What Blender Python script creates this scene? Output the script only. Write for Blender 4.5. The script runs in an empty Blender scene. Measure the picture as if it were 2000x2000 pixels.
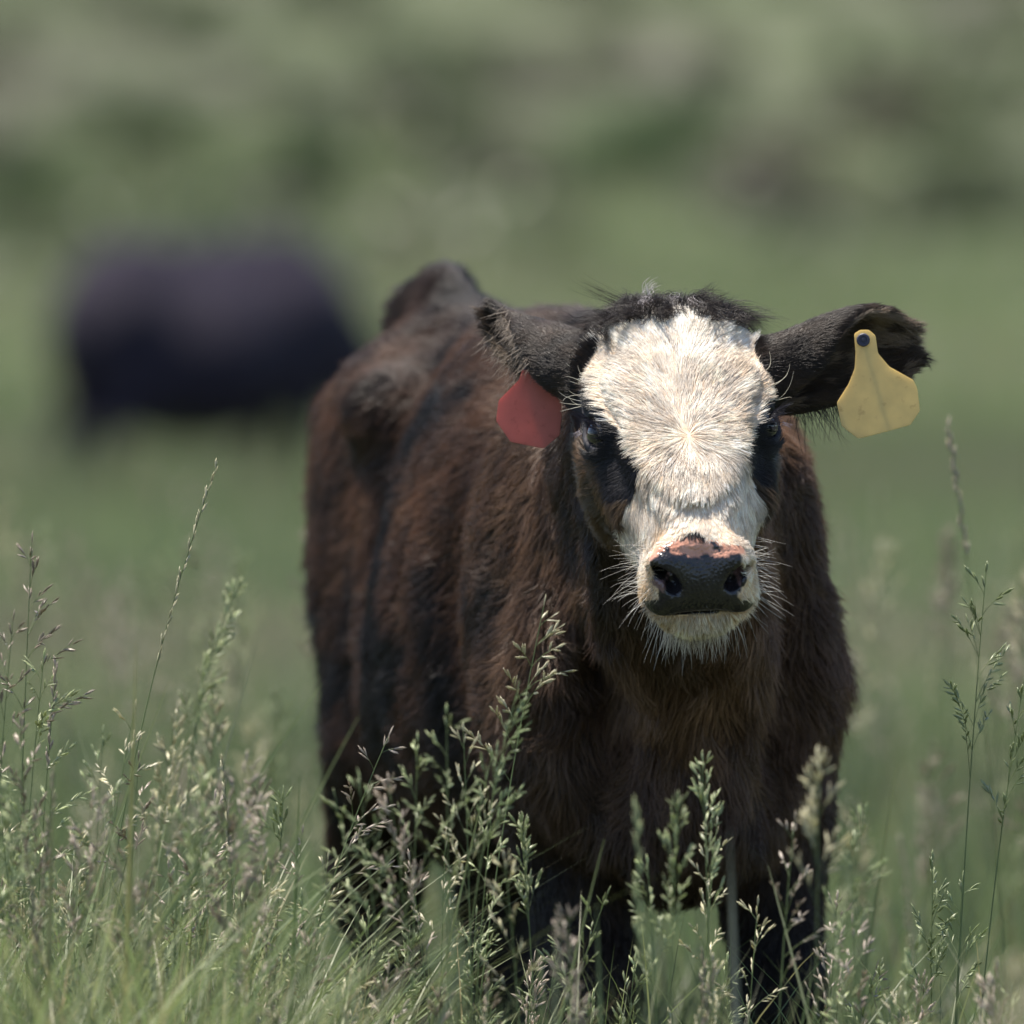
import bpy, bmesh, math, random
import numpy as np
from mathutils import Vector, Matrix

# ------------------------------------------------------------------ camera, sky, sun, exposure
S = bpy.context.scene
COL = S.collection
CAM_H, CAM_Y, FPX = 0.92, -12.0, 24000.0      # photo pixels (2000 wide) per unit tangent

cam = bpy.data.cameras.new('camera')
cam_o = bpy.data.objects.new('camera', cam); COL.objects.link(cam_o)
cam_o.location = (0, CAM_Y, CAM_H)
cam_o.rotation_euler = (math.radians(90) - math.atan(310 / FPX), 0, 0)
cam.lens = 432; cam.sensor_width = 36; cam.sensor_fit = 'HORIZONTAL'
cam.clip_start = 0.5; cam.clip_end = 5000
cam.dof.use_dof = True; cam.dof.focus_distance = 11.83; cam.dof.aperture_fstop = 5.2
cam.dof.aperture_blades = 0
S.camera = cam_o

SUN_DIR = Vector((-0.27, 0.11, 0.955)).normalized()
SUN_EL = math.asin(SUN_DIR.z); SUN_AZ = math.atan2(SUN_DIR.x, SUN_DIR.y)
W = bpy.data.worlds.new('World'); S.world = W; W.use_nodes = True
nt = W.node_tree
sky = nt.nodes.new('ShaderNodeTexSky'); sky.sky_type = 'NISHITA'; sky.sun_disc = False
sky.sun_elevation = SUN_EL; sky.sun_rotation = SUN_AZ
sky.air_density = 1.0; sky.dust_density = 1.0
nt.links.new(sky.outputs[0], nt.nodes['Background'].inputs[0])
nt.nodes['Background'].inputs[1].default_value = 0.085

sun = bpy.data.lights.new('sun', 'SUN'); sun.energy = 4.0; sun.angle = math.radians(0.6)
sun.color = (1.0, 0.93, 0.82)
sun_o = bpy.data.objects.new('sun', sun); COL.objects.link(sun_o)
sun_o.rotation_euler = SUN_DIR.to_track_quat('Z', 'Y').to_euler()

S.view_settings.view_transform = 'Standard'; S.view_settings.look = 'None'
S.view_settings.exposure = 1.43; S.view_settings.gamma = 1.0
S.view_settings.use_curve_mapping = False
S.render.engine = 'CYCLES'
S.cycles.max_bounces = 8; S.cycles.transparent_max_bounces = 8
S.cycles.diffuse_bounces = 4; S.cycles.use_denoising = True
S.cycles_curves.shape = 'RIBBONS'

rng = np.random.default_rng(7)

# ------------------------------------------------------------------ helpers
def P(px, py, y):
    """Place of photo pixel (px, py) at world depth y."""
    k = (y - CAM_Y) / FPX
    return np.array([(px - 1000) * k, y, CAM_H - (py - 690) * k])

def tag(o, label=None, cat=None, group=None, kind=None):
    if label: o['label'] = label
    if cat: o['category'] = cat
    if group: o['group'] = group
    if kind: o['kind'] = kind
    return o

def empty(name, loc=(0, 0, 0)):
    o = bpy.data.objects.new(name, None); COL.objects.link(o)
    o.location = loc; o.empty_display_size = 0.1
    return o

def mesh_data(name, V, F, mat, smooth=True, col=None, extra=None):
    me = bpy.data.meshes.new(name)
    V = np.asarray(V, np.float32)
    if isinstance(F, np.ndarray):
        n, k = F.shape
        me.vertices.add(len(V)); me.vertices.foreach_set('co', V.ravel())
        me.loops.add(n * k); me.loops.foreach_set('vertex_index', F.ravel().astype(np.int32))
        me.polygons.add(n)
        me.polygons.foreach_set('loop_start', np.arange(0, n * k, k, dtype=np.int32))
        me.polygons.foreach_set('loop_total', np.full(n, k, np.int32))
        me.update(calc_edges=True)
    else:
        me.from_pydata([tuple(v) for v in V.tolist()], [], F); me.update()
    if smooth:
        me.polygons.foreach_set('use_smooth', np.ones(len(me.polygons), bool))
    if col is not None:
        a = me.attributes.new('tint', 'FLOAT_COLOR', 'POINT')
        c = np.ones((len(V), 4), np.float32); c[:, :3] = col
        a.data.foreach_set('color', c.ravel())
    if extra:
        for k2, v2 in extra.items():
            a = me.attributes.new(k2, 'FLOAT', 'POINT')
            a.data.foreach_set('value', np.asarray(v2, np.float32))
    me.materials.append(mat)
    return me

def link(name, data, parent=None):
    o = bpy.data.objects.new(name, data); COL.objects.link(o)
    if parent is not None: o.parent = parent
    return o

def hsh(ix, iy, iz, seed):
    h = (ix.astype(np.int64) * 374761393 + iy.astype(np.int64) * 668265263 + iz.astype(np.int64) * 1442695041 + seed * 974634541) & 0xffffffff
    h = ((h ^ (h >> 13)) * 1274126177) & 0xffffffff
    h = ((h ^ (h >> 16)) * 2246822519) & 0xffffffff
    return ((h ^ (h >> 15)) & 0xffffff).astype(np.float64) / 0xffffff

def vnoise(p, freq, seed=0):
    q = np.asarray(p, np.float64) * freq
    i = np.floor(q).astype(np.int64); f = q - i; f = f * f * (3 - 2 * f)
    r = 0
    for dx in (0, 1):
        wx = f[:, 0] if dx else 1 - f[:, 0]
        for dy in (0, 1):
            wy = f[:, 1] if dy else 1 - f[:, 1]
            for dz in (0, 1):
                wz = f[:, 2] if dz else 1 - f[:, 2]
                r = r + wx * wy * wz * hsh(i[:, 0] + dx, i[:, 1] + dy, i[:, 2] + dz, seed)
    return r

def nvec(p, freq, seed=0):
    return np.stack([vnoise(p, freq, seed + k) for k in (1, 2, 3)], 1) * 2 - 1

def norm(v):
    return v / np.maximum(np.linalg.norm(v, axis=-1, keepdims=True), 1e-9)

def sstep(a, b, x):
    t = np.clip((x - a) / (b - a), 0, 1)
    return t * t * (3 - 2 * t)

def inpoly(px, py, poly):
    r = np.zeros(px.shape, bool); n = len(poly)
    for i in range(n):
        x0, y0 = poly[i]; x1, y1 = poly[(i + 1) % n]
        if y0 == y1: continue
        c = (y0 > py) != (y1 > py)
        r ^= c & (px < (x1 - x0) * (py - y0) / (y1 - y0) + x0)
    return r

# ------------------------------------------------------------------ materials
def new_mat(name):
    m = bpy.data.materials.new(name); m.use_nodes = True
    t = m.node_tree
    return m, t, t.nodes['Principled BSDF'], t.nodes['Material Output']

def attr(t, name='tint'):
    a = t.nodes.new('ShaderNodeAttribute'); a.attribute_name = name
    return a

def noise_node(t, scale, detail=4, coord='Object'):
    tc = t.nodes.new('ShaderNodeTexCoord'); n = t.nodes.new('ShaderNodeTexNoise')
    n.inputs['Scale'].default_value = scale; n.inputs['Detail'].default_value = detail
    t.links.new(tc.outputs[coord], n.inputs['Vector'])
    return n

def mul_noise(t, colour_socket, scale, lo, hi):
    n = noise_node(t, scale)
    mr = t.nodes.new('ShaderNodeMapRange'); mr.inputs['From Min'].default_value = 0.3; mr.inputs['From Max'].default_value = 0.7
    mr.inputs['To Min'].default_value = lo; mr.inputs['To Max'].default_value = hi
    t.links.new(n.outputs['Fac'], mr.inputs['Value'])
    vm = t.nodes.new('ShaderNodeVectorMath'); vm.operation = 'SCALE'
    t.links.new(colour_socket, vm.inputs[0]); t.links.new(mr.outputs[0], vm.inputs['Scale'])
    return vm.outputs[0]

def hair_mat(name, rough=0.38, spec=0.5, trans=0.25):
    m, t, b, out = new_mat(name)
    a = attr(t)
    t.links.new(a.outputs['Color'], b.inputs['Base Color'])
    b.inputs['Roughness'].default_value = rough
    b.inputs['Specular IOR Level'].default_value = spec
    tr = t.nodes.new('ShaderNodeBsdfTranslucent'); t.links.new(a.outputs['Color'], tr.inputs['Color'])
    mx = t.nodes.new('ShaderNodeMixShader'); mx.inputs[0].default_value = trans
    t.links.new(b.outputs[0], mx.inputs[1]); t.links.new(tr.outputs[0], mx.inputs[2])
    t.links.new(mx.outputs[0], out.inputs['Surface'])
    return m

M_FUR = hair_mat('coat_hair', 0.42, 0.38, 0.22)
M_WHISK = hair_mat('whisker_hair', 0.3, 0.5, 0.35)

# hide: tint attribute, moist nose where the attribute 'wet' says so
M_HIDE, t, b, out = new_mat('calf_hide')
a = attr(t); t.links.new(mul_noise(t, a.outputs['Color'], 60, 0.75, 1.2), b.inputs['Base Color'])
wet = attr(t, 'wet')
mr = t.nodes.new('ShaderNodeMapRange'); mr.inputs['To Min'].default_value = 0.85; mr.inputs['To Max'].default_value = 0.30
t.links.new(wet.outputs['Fac'], mr.inputs['Value']); t.links.new(mr.outputs[0], b.inputs['Roughness'])
tc = t.nodes.new('ShaderNodeTexCoord'); vo = t.nodes.new('ShaderNodeTexVoronoi'); vo.inputs['Scale'].default_value = 330
vo.feature = 'SMOOTH_F1'
t.links.new(tc.outputs['Object'], vo.inputs['Vector'])
bp = t.nodes.new('ShaderNodeBump'); bp.inputs['Distance'].default_value = 0.0009; bp.invert = True
t.links.new(wet.outputs['Fac'], bp.inputs['Strength']); t.links.new(vo.outputs['Distance'], bp.inputs['Height'])
t.links.new(bp.outputs[0], b.inputs['Normal'])

M_COW, t, b, out = new_mat('black_cow_hide')
n = noise_node(t, 6, 5)
cr = t.nodes.new('ShaderNodeValToRGB'); cr.color_ramp.elements[0].color = (0.016, 0.013, 0.023, 1); cr.color_ramp.elements[1].color = (0.034, 0.027, 0.044, 1)
t.links.new(n.outputs['Fac'], cr.inputs[0]); t.links.new(cr.outputs[0], b.inputs['Base Color'])
b.inputs['Roughness'].default_value = 0.55; b.inputs['Specular IOR Level'].default_value = 0.10
n2 = noise_node(t, 220, 3); bp = t.nodes.new('ShaderNodeBump'); bp.inputs['Distance'].default_value = 0.01
t.links.new(n2.outputs['Fac'], bp.inputs['Height']); t.links.new(bp.outputs[0], b.inputs['Normal'])

M_HOOF, t, b, out = new_mat('hoof_horn')
rgb = t.nodes.new('ShaderNodeRGB'); rgb.outputs[0].default_value = (0.03, 0.025, 0.022, 1)
t.links.new(mul_noise(t, rgb.outputs[0], 40, 0.6, 1.5), b.inputs['Base Color']); b.inputs['Roughness'].default_value = 0.55

M_EYE, t, b, out = new_mat('eye')
a = attr(t); t.links.new(mul_noise(t, a.outputs['Color'], 300, 0.8, 1.2), b.inputs['Base Color'])
b.inputs['Roughness'].default_value = 0.06; b.inputs['Coat Weight'].default_value = 0.6

def plastic(name, rgb_, trans, dirt):
    m, t, b, out = new_mat(name)
    c = t.nodes.new('ShaderNodeRGB'); c.outputs[0].default_value = (*rgb_, 1)
    s = mul_noise(t, c.outputs[0], 45, 1.08, 0.92)
    n = noise_node(t, 120, 6); mr = t.nodes.new('ShaderNodeMapRange'); mr.inputs['From Min'].default_value = 0.60; mr.inputs['From Max'].default_value = 0.85
    mr.inputs['To Max'].default_value = 0.6
    t.links.new(n.outputs['Fac'], mr.inputs['Value'])
    mix = t.nodes.new('ShaderNodeMixRGB'); mix.inputs[2].default_value = (*dirt, 1)
    t.links.new(mr.outputs[0], mix.inputs[0]); t.links.new(s, mix.inputs[1])
    t.links.new(mix.outputs[0], b.inputs['Base Color']); b.inputs['Roughness'].default_value = 0.55
    tr = t.nodes.new('ShaderNodeBsdfTranslucent'); t.links.new(mix.outputs[0], tr.inputs['Color'])
    mx = t.nodes.new('ShaderNodeMixShader'); mx.inputs[0].default_value = trans
    t.links.new(b.outputs[0], mx.inputs[1]); t.links.new(tr.outputs[0], mx.inputs[2]); t.links.new(mx.outputs[0], out.inputs['Surface'])
    bp = t.nodes.new('ShaderNodeBump'); bp.inputs['Strength'].default_value = 0.15; bp.inputs['Distance'].default_value = 0.001
    t.links.new(n.outputs['Fac'], bp.inputs['Height']); t.links.new(bp.outputs[0], b.inputs['Normal'])
    return m

M_YEL = plastic('yellow_plastic', (0.86, 0.71, 0.38), 0.62, (0.30, 0.17, 0.07))
M_RED = plastic('red_plastic', (0.66, 0.25, 0.215), 0.52, (0.30, 0.06, 0.05))
M_BUT = plastic('dark_button_plastic', (0.03, 0.03, 0.06), 0.0, (0.05, 0.05, 0.08))

def leaf_mat(name, trans=0.45, rough=0.45, spec=0.4):
    m, t, b, out = new_mat(name)
    a = attr(t); s = mul_noise(t, a.outputs['Color'], 25, 0.8, 1.2)
    t.links.new(s, b.inputs['Base Color']); b.inputs['Roughness'].default_value = rough; b.inputs['Specular IOR Level'].default_value = spec
    tr = t.nodes.new('ShaderNodeBsdfTranslucent'); t.links.new(s, tr.inputs['Color'])
    mx = t.nodes.new('ShaderNodeMixShader'); mx.inputs[0].default_value = trans
    t.links.new(b.outputs[0], mx.inputs[1]); t.links.new(tr.outputs[0], mx.inputs[2]); t.links.new(mx.outputs[0], out.inputs['Surface'])
    return m
M_GRASS = leaf_mat('grass_blade', 0.52)
M_SEED = leaf_mat('grass_seed', 0.42, 0.33, 0.7)
M_LEAF = leaf_mat('shrub_leaf', 0.35)

M_BARK, t, b, out = new_mat('shrub_bark')
rgb = t.nodes.new('ShaderNodeRGB'); rgb.outputs[0].default_value = (0.09, 0.065, 0.045, 1)
t.links.new(mul_noise(t, rgb.outputs[0], 30, 0.6, 1.4), b.inputs['Base Color']); b.inputs['Roughness'].default_value = 0.9

M_GROUND, t, b, out = new_mat('pasture_soil')
a = attr(t); t.links.new(mul_noise(t, a.outputs['Color'], 1.3, 0.75, 1.25), b.inputs['Base Color'])
b.inputs['Roughness'].default_value = 0.95; b.inputs['Specular IOR Level'].default_value = 0.1
n = noise_node(t, 14, 5); bp = t.nodes.new('ShaderNodeBump'); bp.inputs['Distance'].default_value = 0.05
t.links.new(n.outputs['Fac'], bp.inputs['Height']); t.links.new(bp.outputs[0], b.inputs['Normal'])

# ------------------------------------------------------------------ ground
def ground_z(x, y):
    """flat pasture, then a gentle rise, then a shrubby hillside (d = distance from camera)"""
    d = np.asarray(y, float) - CAM_Y
    x = np.asarray(x, float)
    z = 0.0 + np.interp(d, [-200, 55, 75, 110, 150, 165, 190, 260, 450, 800, 3000],
                        [0, 0, 0.2, 0.85, 1.85, 2.3, 3.9, 8.9, 30, 70, 160])
    far = sstep(50, 160, d)
    z = z + far * 0.25 * np.sin(x * 0.21 + d * 0.05) + far * 0.12 * np.sin(x * 0.63 - d * 0.11)
    return z

def ground_col(p):
    q = p.copy(); q[:, 2] = 0
    d = q[:, 1] - CAM_Y
    n1 = vnoise(q, 0.35, 3); n2 = vnoise(q, 0.09, 5); n3 = vnoise(q, 1.3, 8)
    g = np.array([0.054, 0.070, 0.034]); yel = np.array([0.078, 0.088, 0.048]); br = np.array([0.085, 0.076, 0.066])
    c = g + (yel - g) * np.clip(0.2 + 0.9 * (n1 * 0.6 + n3 * 0.4 - 0.25), 0, 1)[:, None]
    bare = sstep(0.52, 0.72, n1 * 0.5 + n2 * 0.5) * sstep(90, 150, d) * 0.8
    strip = np.exp(-((d - 160 - 4 * np.sin(q[:, 0] * 0.3)) / 5.0) ** 2) * (0.55 + 0.5 * n1)      # worn bank below the shrubs
    hill = sstep(170, 330, d) * 0.30
    k = np.clip(np.maximum(np.maximum(bare, strip), hill * (0.4 + n1)), 0, 1)[:, None]
    return c + (br - c) * k

def axis(segs):
    r = []
    for a0, b0, st in segs: r.append(np.arange(a0, b0, st))
    return np.concatenate(r)
gx = axis([(-1500, -100, 100), (-100, -30, 10), (-30, 30, 0.6), (30, 100, 10), (100, 1501, 100)])
gy = axis([(-60, 0, 1.5), (0, 260, 0.7), (260, 500, 8), (500, 3000, 90)])
X, Y = np.meshgrid(gx, gy, indexing='ij')
GV = np.stack([X.ravel(), Y.ravel(), ground_z(X.ravel(), Y.ravel())], 1)
ny = len(gy); ii, jj = np.meshgrid(np.arange(len(gx) - 1), np.arange(ny - 1), indexing='ij'); k0 = (ii * ny + jj).ravel()
GF = np.stack([k0, k0 + ny, k0 + ny + 1, k0 + 1], 1)
g = link('pasture_ground', mesh_data('pasture_ground', GV, GF, M_GROUND, True, ground_col(GV)))
tag(g, 'grassy pasture rising to a rough hillside', 'ground', kind='structure')

# ------------------------------------------------------------------ implicit surfaces
class Field:
    def __init__(s, xs, ys, zs):
        s.ax = [np.asarray(a, np.float32) for a in (xs, ys, zs)]
        s.F = np.full([len(a) for a in s.ax], 0.3, np.float32)
    def box(s, lo, hi):
        sl = tuple(slice(max(0, np.searchsorted(a, l) - 1), np.searchsorted(a, h) + 1) for a, l, h in zip(s.ax, lo, hi))
        g = np.meshgrid(*[a[q] for a, q in zip(s.ax, sl)], indexing='ij', sparse=True)
        return sl, g
    def add(s, fn, lo, hi, k=0.02):
        sl, g = s.box(lo, hi); d = fn(*g); f = s.F[sl]
        h = np.clip(0.5 + 0.5 * (f - d) / k, 0, 1)
        s.F[sl] = f + (d - f) * h - k * h * (1 - h)
    def sub(s, fn, lo, hi, k=0.006):
        sl, g = s.box(lo, hi); d = -fn(*g); f = s.F[sl]
        h = np.clip(0.5 - 0.5 * (f - d) / k, 0, 1)
        s.F[sl] = f + (d - f) * h + k * h * (1 - h)
    def cone(s, a, b, ra, rb, k=0.03):
        a = np.array(a, np.float32); b = np.array(b, np.float32); ba = b - a; L = float(ba @ ba)
        R = max(ra, rb) + k * 1.5
        def fn(x, y, z):
            t = np.clip(((x - a[0]) * ba[0] + (y - a[1]) * ba[1] + (z - a[2]) * ba[2]) / L, 0, 1)
            return np.sqrt((x - a[0] - t * ba[0]) ** 2 + (y - a[1] - t * ba[1]) ** 2 + (z - a[2] - t * ba[2]) ** 2) - (ra + (rb - ra) * t)
        s.add(fn, np.minimum(a, b) - R, np.maximum(a, b) + R, k)
    def ell(s, c, ax3, rad, k=0.03, sub=False):
        """ellipsoid: centre, 3 axis vectors (rows), radii"""
        c = np.array(c, np.float32); A = np.array(ax3, np.float32); r = np.array(rad, np.float32)
        R = max(rad) + k * 1.5
        def fn(x, y, z):
            k0 = 0; k1 = 0
            for i in range(3):
                q = ((x - c[0]) * A[i, 0] + (y - c[1]) * A[i, 1] + (z - c[2]) * A[i, 2]) / r[i]
                k0 = k0 + q * q; k1 = k1 + (q / r[i]) ** 2
            k0 = np.sqrt(k0); k1 = np.sqrt(k1)
            return k0 * (k0 - 1) / np.maximum(k1, 1e-6)
        ext = np.sqrt(((A * r[:, None]) ** 2).sum(0)) + k * 1.6
        (s.sub if sub else s.add)(fn, c - ext, c + ext, k)
    def mesh(s):
        F = s.F; ins = F < 0
        cnt = np.zeros([n - 1 for n in F.shape], np.int8)
        for a in (0, 1):
            for b_ in (0, 1):
                for c in (0, 1):
                    cnt += ins[a:F.shape[0] - 1 + a, b_:F.shape[1] - 1 + b_, c:F.shape[2] - 1 + c]
        act = (cnt > 0) & (cnt < 8)
        I = np.argwhere(act); idx = np.full(act.shape, -1, np.int64); idx[act] = np.arange(len(I))
        pos = np.zeros((len(I), 3)); num = np.zeros(len(I))
        def co(J): return np.stack([s.ax[q][J[:, q]] for q in range(3)], 1).astype(np.float64)
        for d in range(3):
            o = [q for q in range(3) if q != d]
            for a in (0, 1):
                for b_ in (0, 1):
                    J0 = I.copy(); J0[:, o[0]] += a; J0[:, o[1]] += b_
                    J1 = J0.copy(); J1[:, d] += 1
                    f0 = F[tuple(J0.T)]; f1 = F[tuple(J1.T)]
                    m = (f0 < 0) != (f1 < 0)
                    tt = (f0[m] / (f0[m] - f1[m]))[:, None]
                    p = co(J0[m]) * (1 - tt) + co(J1[m]) * tt
                    pos[m] += p; num[m] += 1
        pos /= num[:, None]
        faces = []
        for d in range(3):
            e, f = (d + 1) % 3, (d + 2) % 3
            n = list(F.shape); n[d] -= 1
            s0 = [slice(0, n[q]) for q in range(3)]; s1 = list(s0); s1[d] = slice(1, n[d] + 1)
            ch = ins[tuple(s0)] != ins[tuple(s1)]
            J = np.argwhere(ch)
            J = J[(J[:, e] > 0) & (J[:, f] > 0) & (J[:, e] < F.shape[e] - 1) & (J[:, f] < F.shape[f] - 1)]
            fl = ins[tuple(J.T)]
            def nb(de, df):
                K = J.copy(); K[:, e] -= de; K[:, f] -= df
                return idx[tuple(K.T)]
            q = np.stack([nb(1, 1), nb(0, 1), nb(0, 0), nb(1, 0)], 1)
            q[~fl] = q[~fl][:, ::-1]
            faces.append(q)
        Q = np.concatenate(faces); Q = Q[(Q >= 0).all(1)]
        return pos, Q

def relax(V, Q, it, lam=0.5, w=None):
    E = np.concatenate([Q[:, [i, (i + 1) % 4]] for i in range(4)])
    E = np.concatenate([E, E[:, ::-1]])
    deg = np.bincount(E[:, 0], minlength=len(V))
    for _ in range(it):
        A = np.stack([np.bincount(E[:, 0], V[E[:, 1], q], minlength=len(V)) for q in range(3)], 1) / np.maximum(deg, 1)[:, None]
        V = V + (A - V) * (lam if w is None else lam * w[:, None])
    return V

def vnormals(V, Q):
    n = np.cross(V[Q[:, 2]] - V[Q[:, 0]], V[Q[:, 3]] - V[Q[:, 1]])
    N = np.zeros_like(V)
    for i in range(4):
        for q in range(3): N[:, q] += np.bincount(Q[:, i], n[:, q], minlength=len(V))
    return norm(N)

# ------------------------------------------------------------------ the calf: frames
HS = 11.8 / FPX                                     # metres per photo pixel at the face
HO = P(1345, 865, -0.20)                            # hair whorl between the eyes
pit, yaw, rol = math.radians(45), math.radians(5.0), math.radians(-2.6)
RH = Matrix.Rotation(yaw, 3, 'Z') @ Matrix.Rotation(rol, 3, 'Y')
R_ = np.array(RH.inverted()) if False else np.array(RH)
U_ = R_ @ np.array([1, 0, 0]); V_ = R_ @ np.array([0, -math.sin(pit), -math.cos(pit)]); W_ = R_ @ np.array([0, -math.cos(pit), math.sin(pit)])
HA = np.stack([U_, V_, W_])                         # rows: across, down the face, out of the forehead
def hloc(p): return (p - HO) @ HA.T
def hw(u, v, w): return HO + u * U_ + v * V_ + w * W_

BYAW = math.radians(13.8)
BO = np.array([0.165, 0.28, 0.0])
BS = np.array([-math.sin(BYAW), math.cos(BYAW), 0]); BR = np.array([math.cos(BYAW), math.sin(BYAW), 0]); BZ = np.array([0, 0, 1.])
BA = np.stack([BS, BR, BZ])
def bw(s, r, z): return BO + s * BS + r * BR + z * BZ

def smooth_table(pts, lo, hi, sig):
    xs = np.linspace(lo, hi, 500); ys = np.interp(xs, [p[0] for p in pts], [p[1] for p in pts])
    st = xs[1] - xs[0]; k = np.arange(-80, 81) * st; wt = np.exp(-0.5 * (k / sig) ** 2); wt /= wt.sum()
    return xs, np.convolve(np.pad(ys, 80, mode='edge'), wt, 'valid')
T_A = smooth_table([(-.24, .050), (-.21, .064), (-.17, .081), (-.13, .0865), (-.09, .0885), (-.05, .089), (-.01, .080), (.03, .070), (.07, .0575), (.095, .0490), (.115, .0460), (.14, .0465), (.2, .046)], -.3, .25, .009)
T_T = smooth_table([(-.24, -.08), (-.215, -.050), (-.19, -.024), (-.15, .002), (-.10, .012), (-.05, .006), (0, .0), (.05, -.008), (.09, -.0135), (.105, -.014), (.12, -.012), (.2, -.014)], -.3, .25, .010)
T_B = smooth_table([(-.24, -.11), (-.20, -.13), (-.15, -.17), (-.10, -.20), (-.05, -.20), (0, -.18), (.05, -.152), (.09, -.132), (.13, -.124), (.2, -.12)], -.3, .25, .010)
T_F = smooth_table([(-.20, .07), (-.15, .10), (-.13, .110), (-.118, .134), (-.105, .146), (-.09, .145), (-.081, .146), (-.075, .154), (-.06, .157), (-.046, .155), (-.034, .148), (-.022, .134), (-.01, .116), (.01, .095), (.05, .07)], -.3, .1, .004)
T_M = ([-1.2, -1, -.6, -.1, .35, .8, 1.2], [.50, .58, .76, .95, 1.0, .95, .9])

def head_f(u, v, w):
    a = np.interp(v, *T_A); tp = np.interp(v, *T_T); bt = np.interp(v, *T_B)
    h = (tp - bt) / 2; wc = (tp + bt) / 2
    sn = (w - wc) / h
    muz = sstep(.08, .12, v)
    m = np.interp(sn, *T_M); m = m + (np.interp(sn, [-1, -.3, 0, .5, 1], [.80, 1.0, 1.0, .96, .86]) - m) * muz
    p = 2.5 + 0.3 * muz
    f = (np.abs(u / (a * m)) ** p + np.abs(sn) ** p) ** (1 / p) - 1
    d = f * np.minimum(a, h) * 0.9
    def smax(x, y, k):
        q = np.clip(0.5 + 0.5 * (x - y) / k, 0, 1)
        return y + (x - y) * q + k * q * (1 - q)
    fr = v - np.interp(w, *T_F) + 0.9 * np.clip(np.abs(u) - .03, 0, 1) ** 2 * 22
    d = smax(d, fr * 0.9, .016)
    d = smax(d, -.205 - v, .03)
    return d

EYE_U, EYE_V, EYE_W = .0735, -.048, -.034
def eye_dir(sg): return norm(np.array([sg * .80, .18, .56]))

# ------------------------------------------------------------------ ears: sheets of points with a thickness
def ear_sheet(axis_pts, rad, opens, spread, nt_=46, ns_=40):
    ts = np.linspace(0, 1, len(axis_pts)); tt = np.linspace(0, 1, nt_)
    def sp(vals):
        vals = np.asarray(vals, float); xs = np.linspace(0, 1, 300)
        y = np.stack([np.interp(xs, ts, vals[:, q]) for q in range(vals.shape[1])], 1)
        k = np.exp(-0.5 * (np.arange(-40, 41) / 14.0) ** 2); k /= k.sum()
        e0 = y[0] - (y[1] - y[0]) * np.arange(40, 0, -1)[:, None]; e1 = y[-1] + (y[-1] - y[-2]) * np.arange(1, 41)[:, None]
        y2 = np.concatenate([e0, y, e1])
        y = np.stack([np.convolve(y2[:, q], k, 'valid') for q in range(y.shape[1])], 1)
        return np.stack([np.interp(tt, xs, y[:, q]) for q in range(y.shape[1])], 1)
    C = sp(axis_pts); R = sp(np.array(rad)[:, None])[:, 0]; O = sp(opens); PH = sp(np.array(spread)[:, None])[:, 0]
    T = norm(np.gradient(C, axis=0)); O = norm(O - (O * T).sum(1, keepdims=True) * T); N = np.cross(T, O)
    ph = np.linspace(-1, 1, ns_)
    ang = np.radians(PH)[:, None] * ph[None]
    pts = C[:, None] + R[:, None, None] * (-np.cos(ang)[..., None] * O[:, None] + np.sin(ang)[..., None] * N[:, None])
    return pts, C, O, T

ear_R, eRC, eRO, eRT = ear_sheet(
    [P(1500, 735, -.075), P(1560, 724, -.075), P(1625, 706, -.065), P(1700, 686, -.050), P(1765, 676, -.035), P(1806, 668, -.02)],
    [.032, .035, .040, .042, .036, .020],
    [(0, -.45, -.9), (.0, -.6, -.8), (.05, -.85, -.55), (.1, -1, -.25), (.0, -1, -.1), (0, -1, -.0)],
    [160, 138, 100, 80, 70, 62])
ear_L, eLC, eLO, eLT = ear_sheet(
    [P(1172, 728, -.075), P(1115, 716, -.045), P(1065, 700, -.012), P(1015, 678, .025), P(978, 645, .052), P(946, 600, .070)],
    [.031, .031, .031, .027, .019, .007],
    [(-.3, .5, -.8), (-.5, .2, -.8), (-.7, -.25, -.7), (-.7, -.60, -.45), (-.6, -.78, -.3), (-.55, -.8, -.2)],
    [165, 145, 112, 92, 84, 80])

def pts_field(pts, thick_base, thick_tip):
    q = pts.reshape(-1, 3).astype(np.float32)
    th = np.repeat(np.linspace(thick_base, thick_tip, pts.shape[0]), pts.shape[1]).astype(np.float32)
    def at(p):
        out = np.empty(len(p), np.float32)
        q2 = (q ** 2).sum(1)
        for i in range(0, len(p), 4000):
            c = p[i:i + 4000].astype(np.float32)
            d2 = (c ** 2).sum(1)[:, None] + q2[None] - 2 * c @ q.T
            j = d2.argmin(1)
            out[i:i + 4000] = np.linalg.norm(c - q[j], axis=1) - th[j]
        return out
    def grid(x, y, z):
        sh = np.broadcast_shapes(x.shape, y.shape, z.shape)
        p = np.stack([np.broadcast_to(a_, sh).ravel() for a_ in (x, y, z)], 1)
        # coarse cull
        lo, hi = q.min(0) - .03, q.max(0) + .03
        d = np.full(len(p), .03, np.float32); m = ((p > lo) & (p < hi)).all(1)
        d[m] = at(p[m]); return d.reshape(sh)
    return at, grid, q.min(0) - .03, q.max(0) + .03
fR_at, fR_grid, loR, hiR = pts_field(ear_R, .0060, .0040)
fL_at, fL_grid, loL, hiL = pts_field(ear_L, .0060, .0040)

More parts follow.
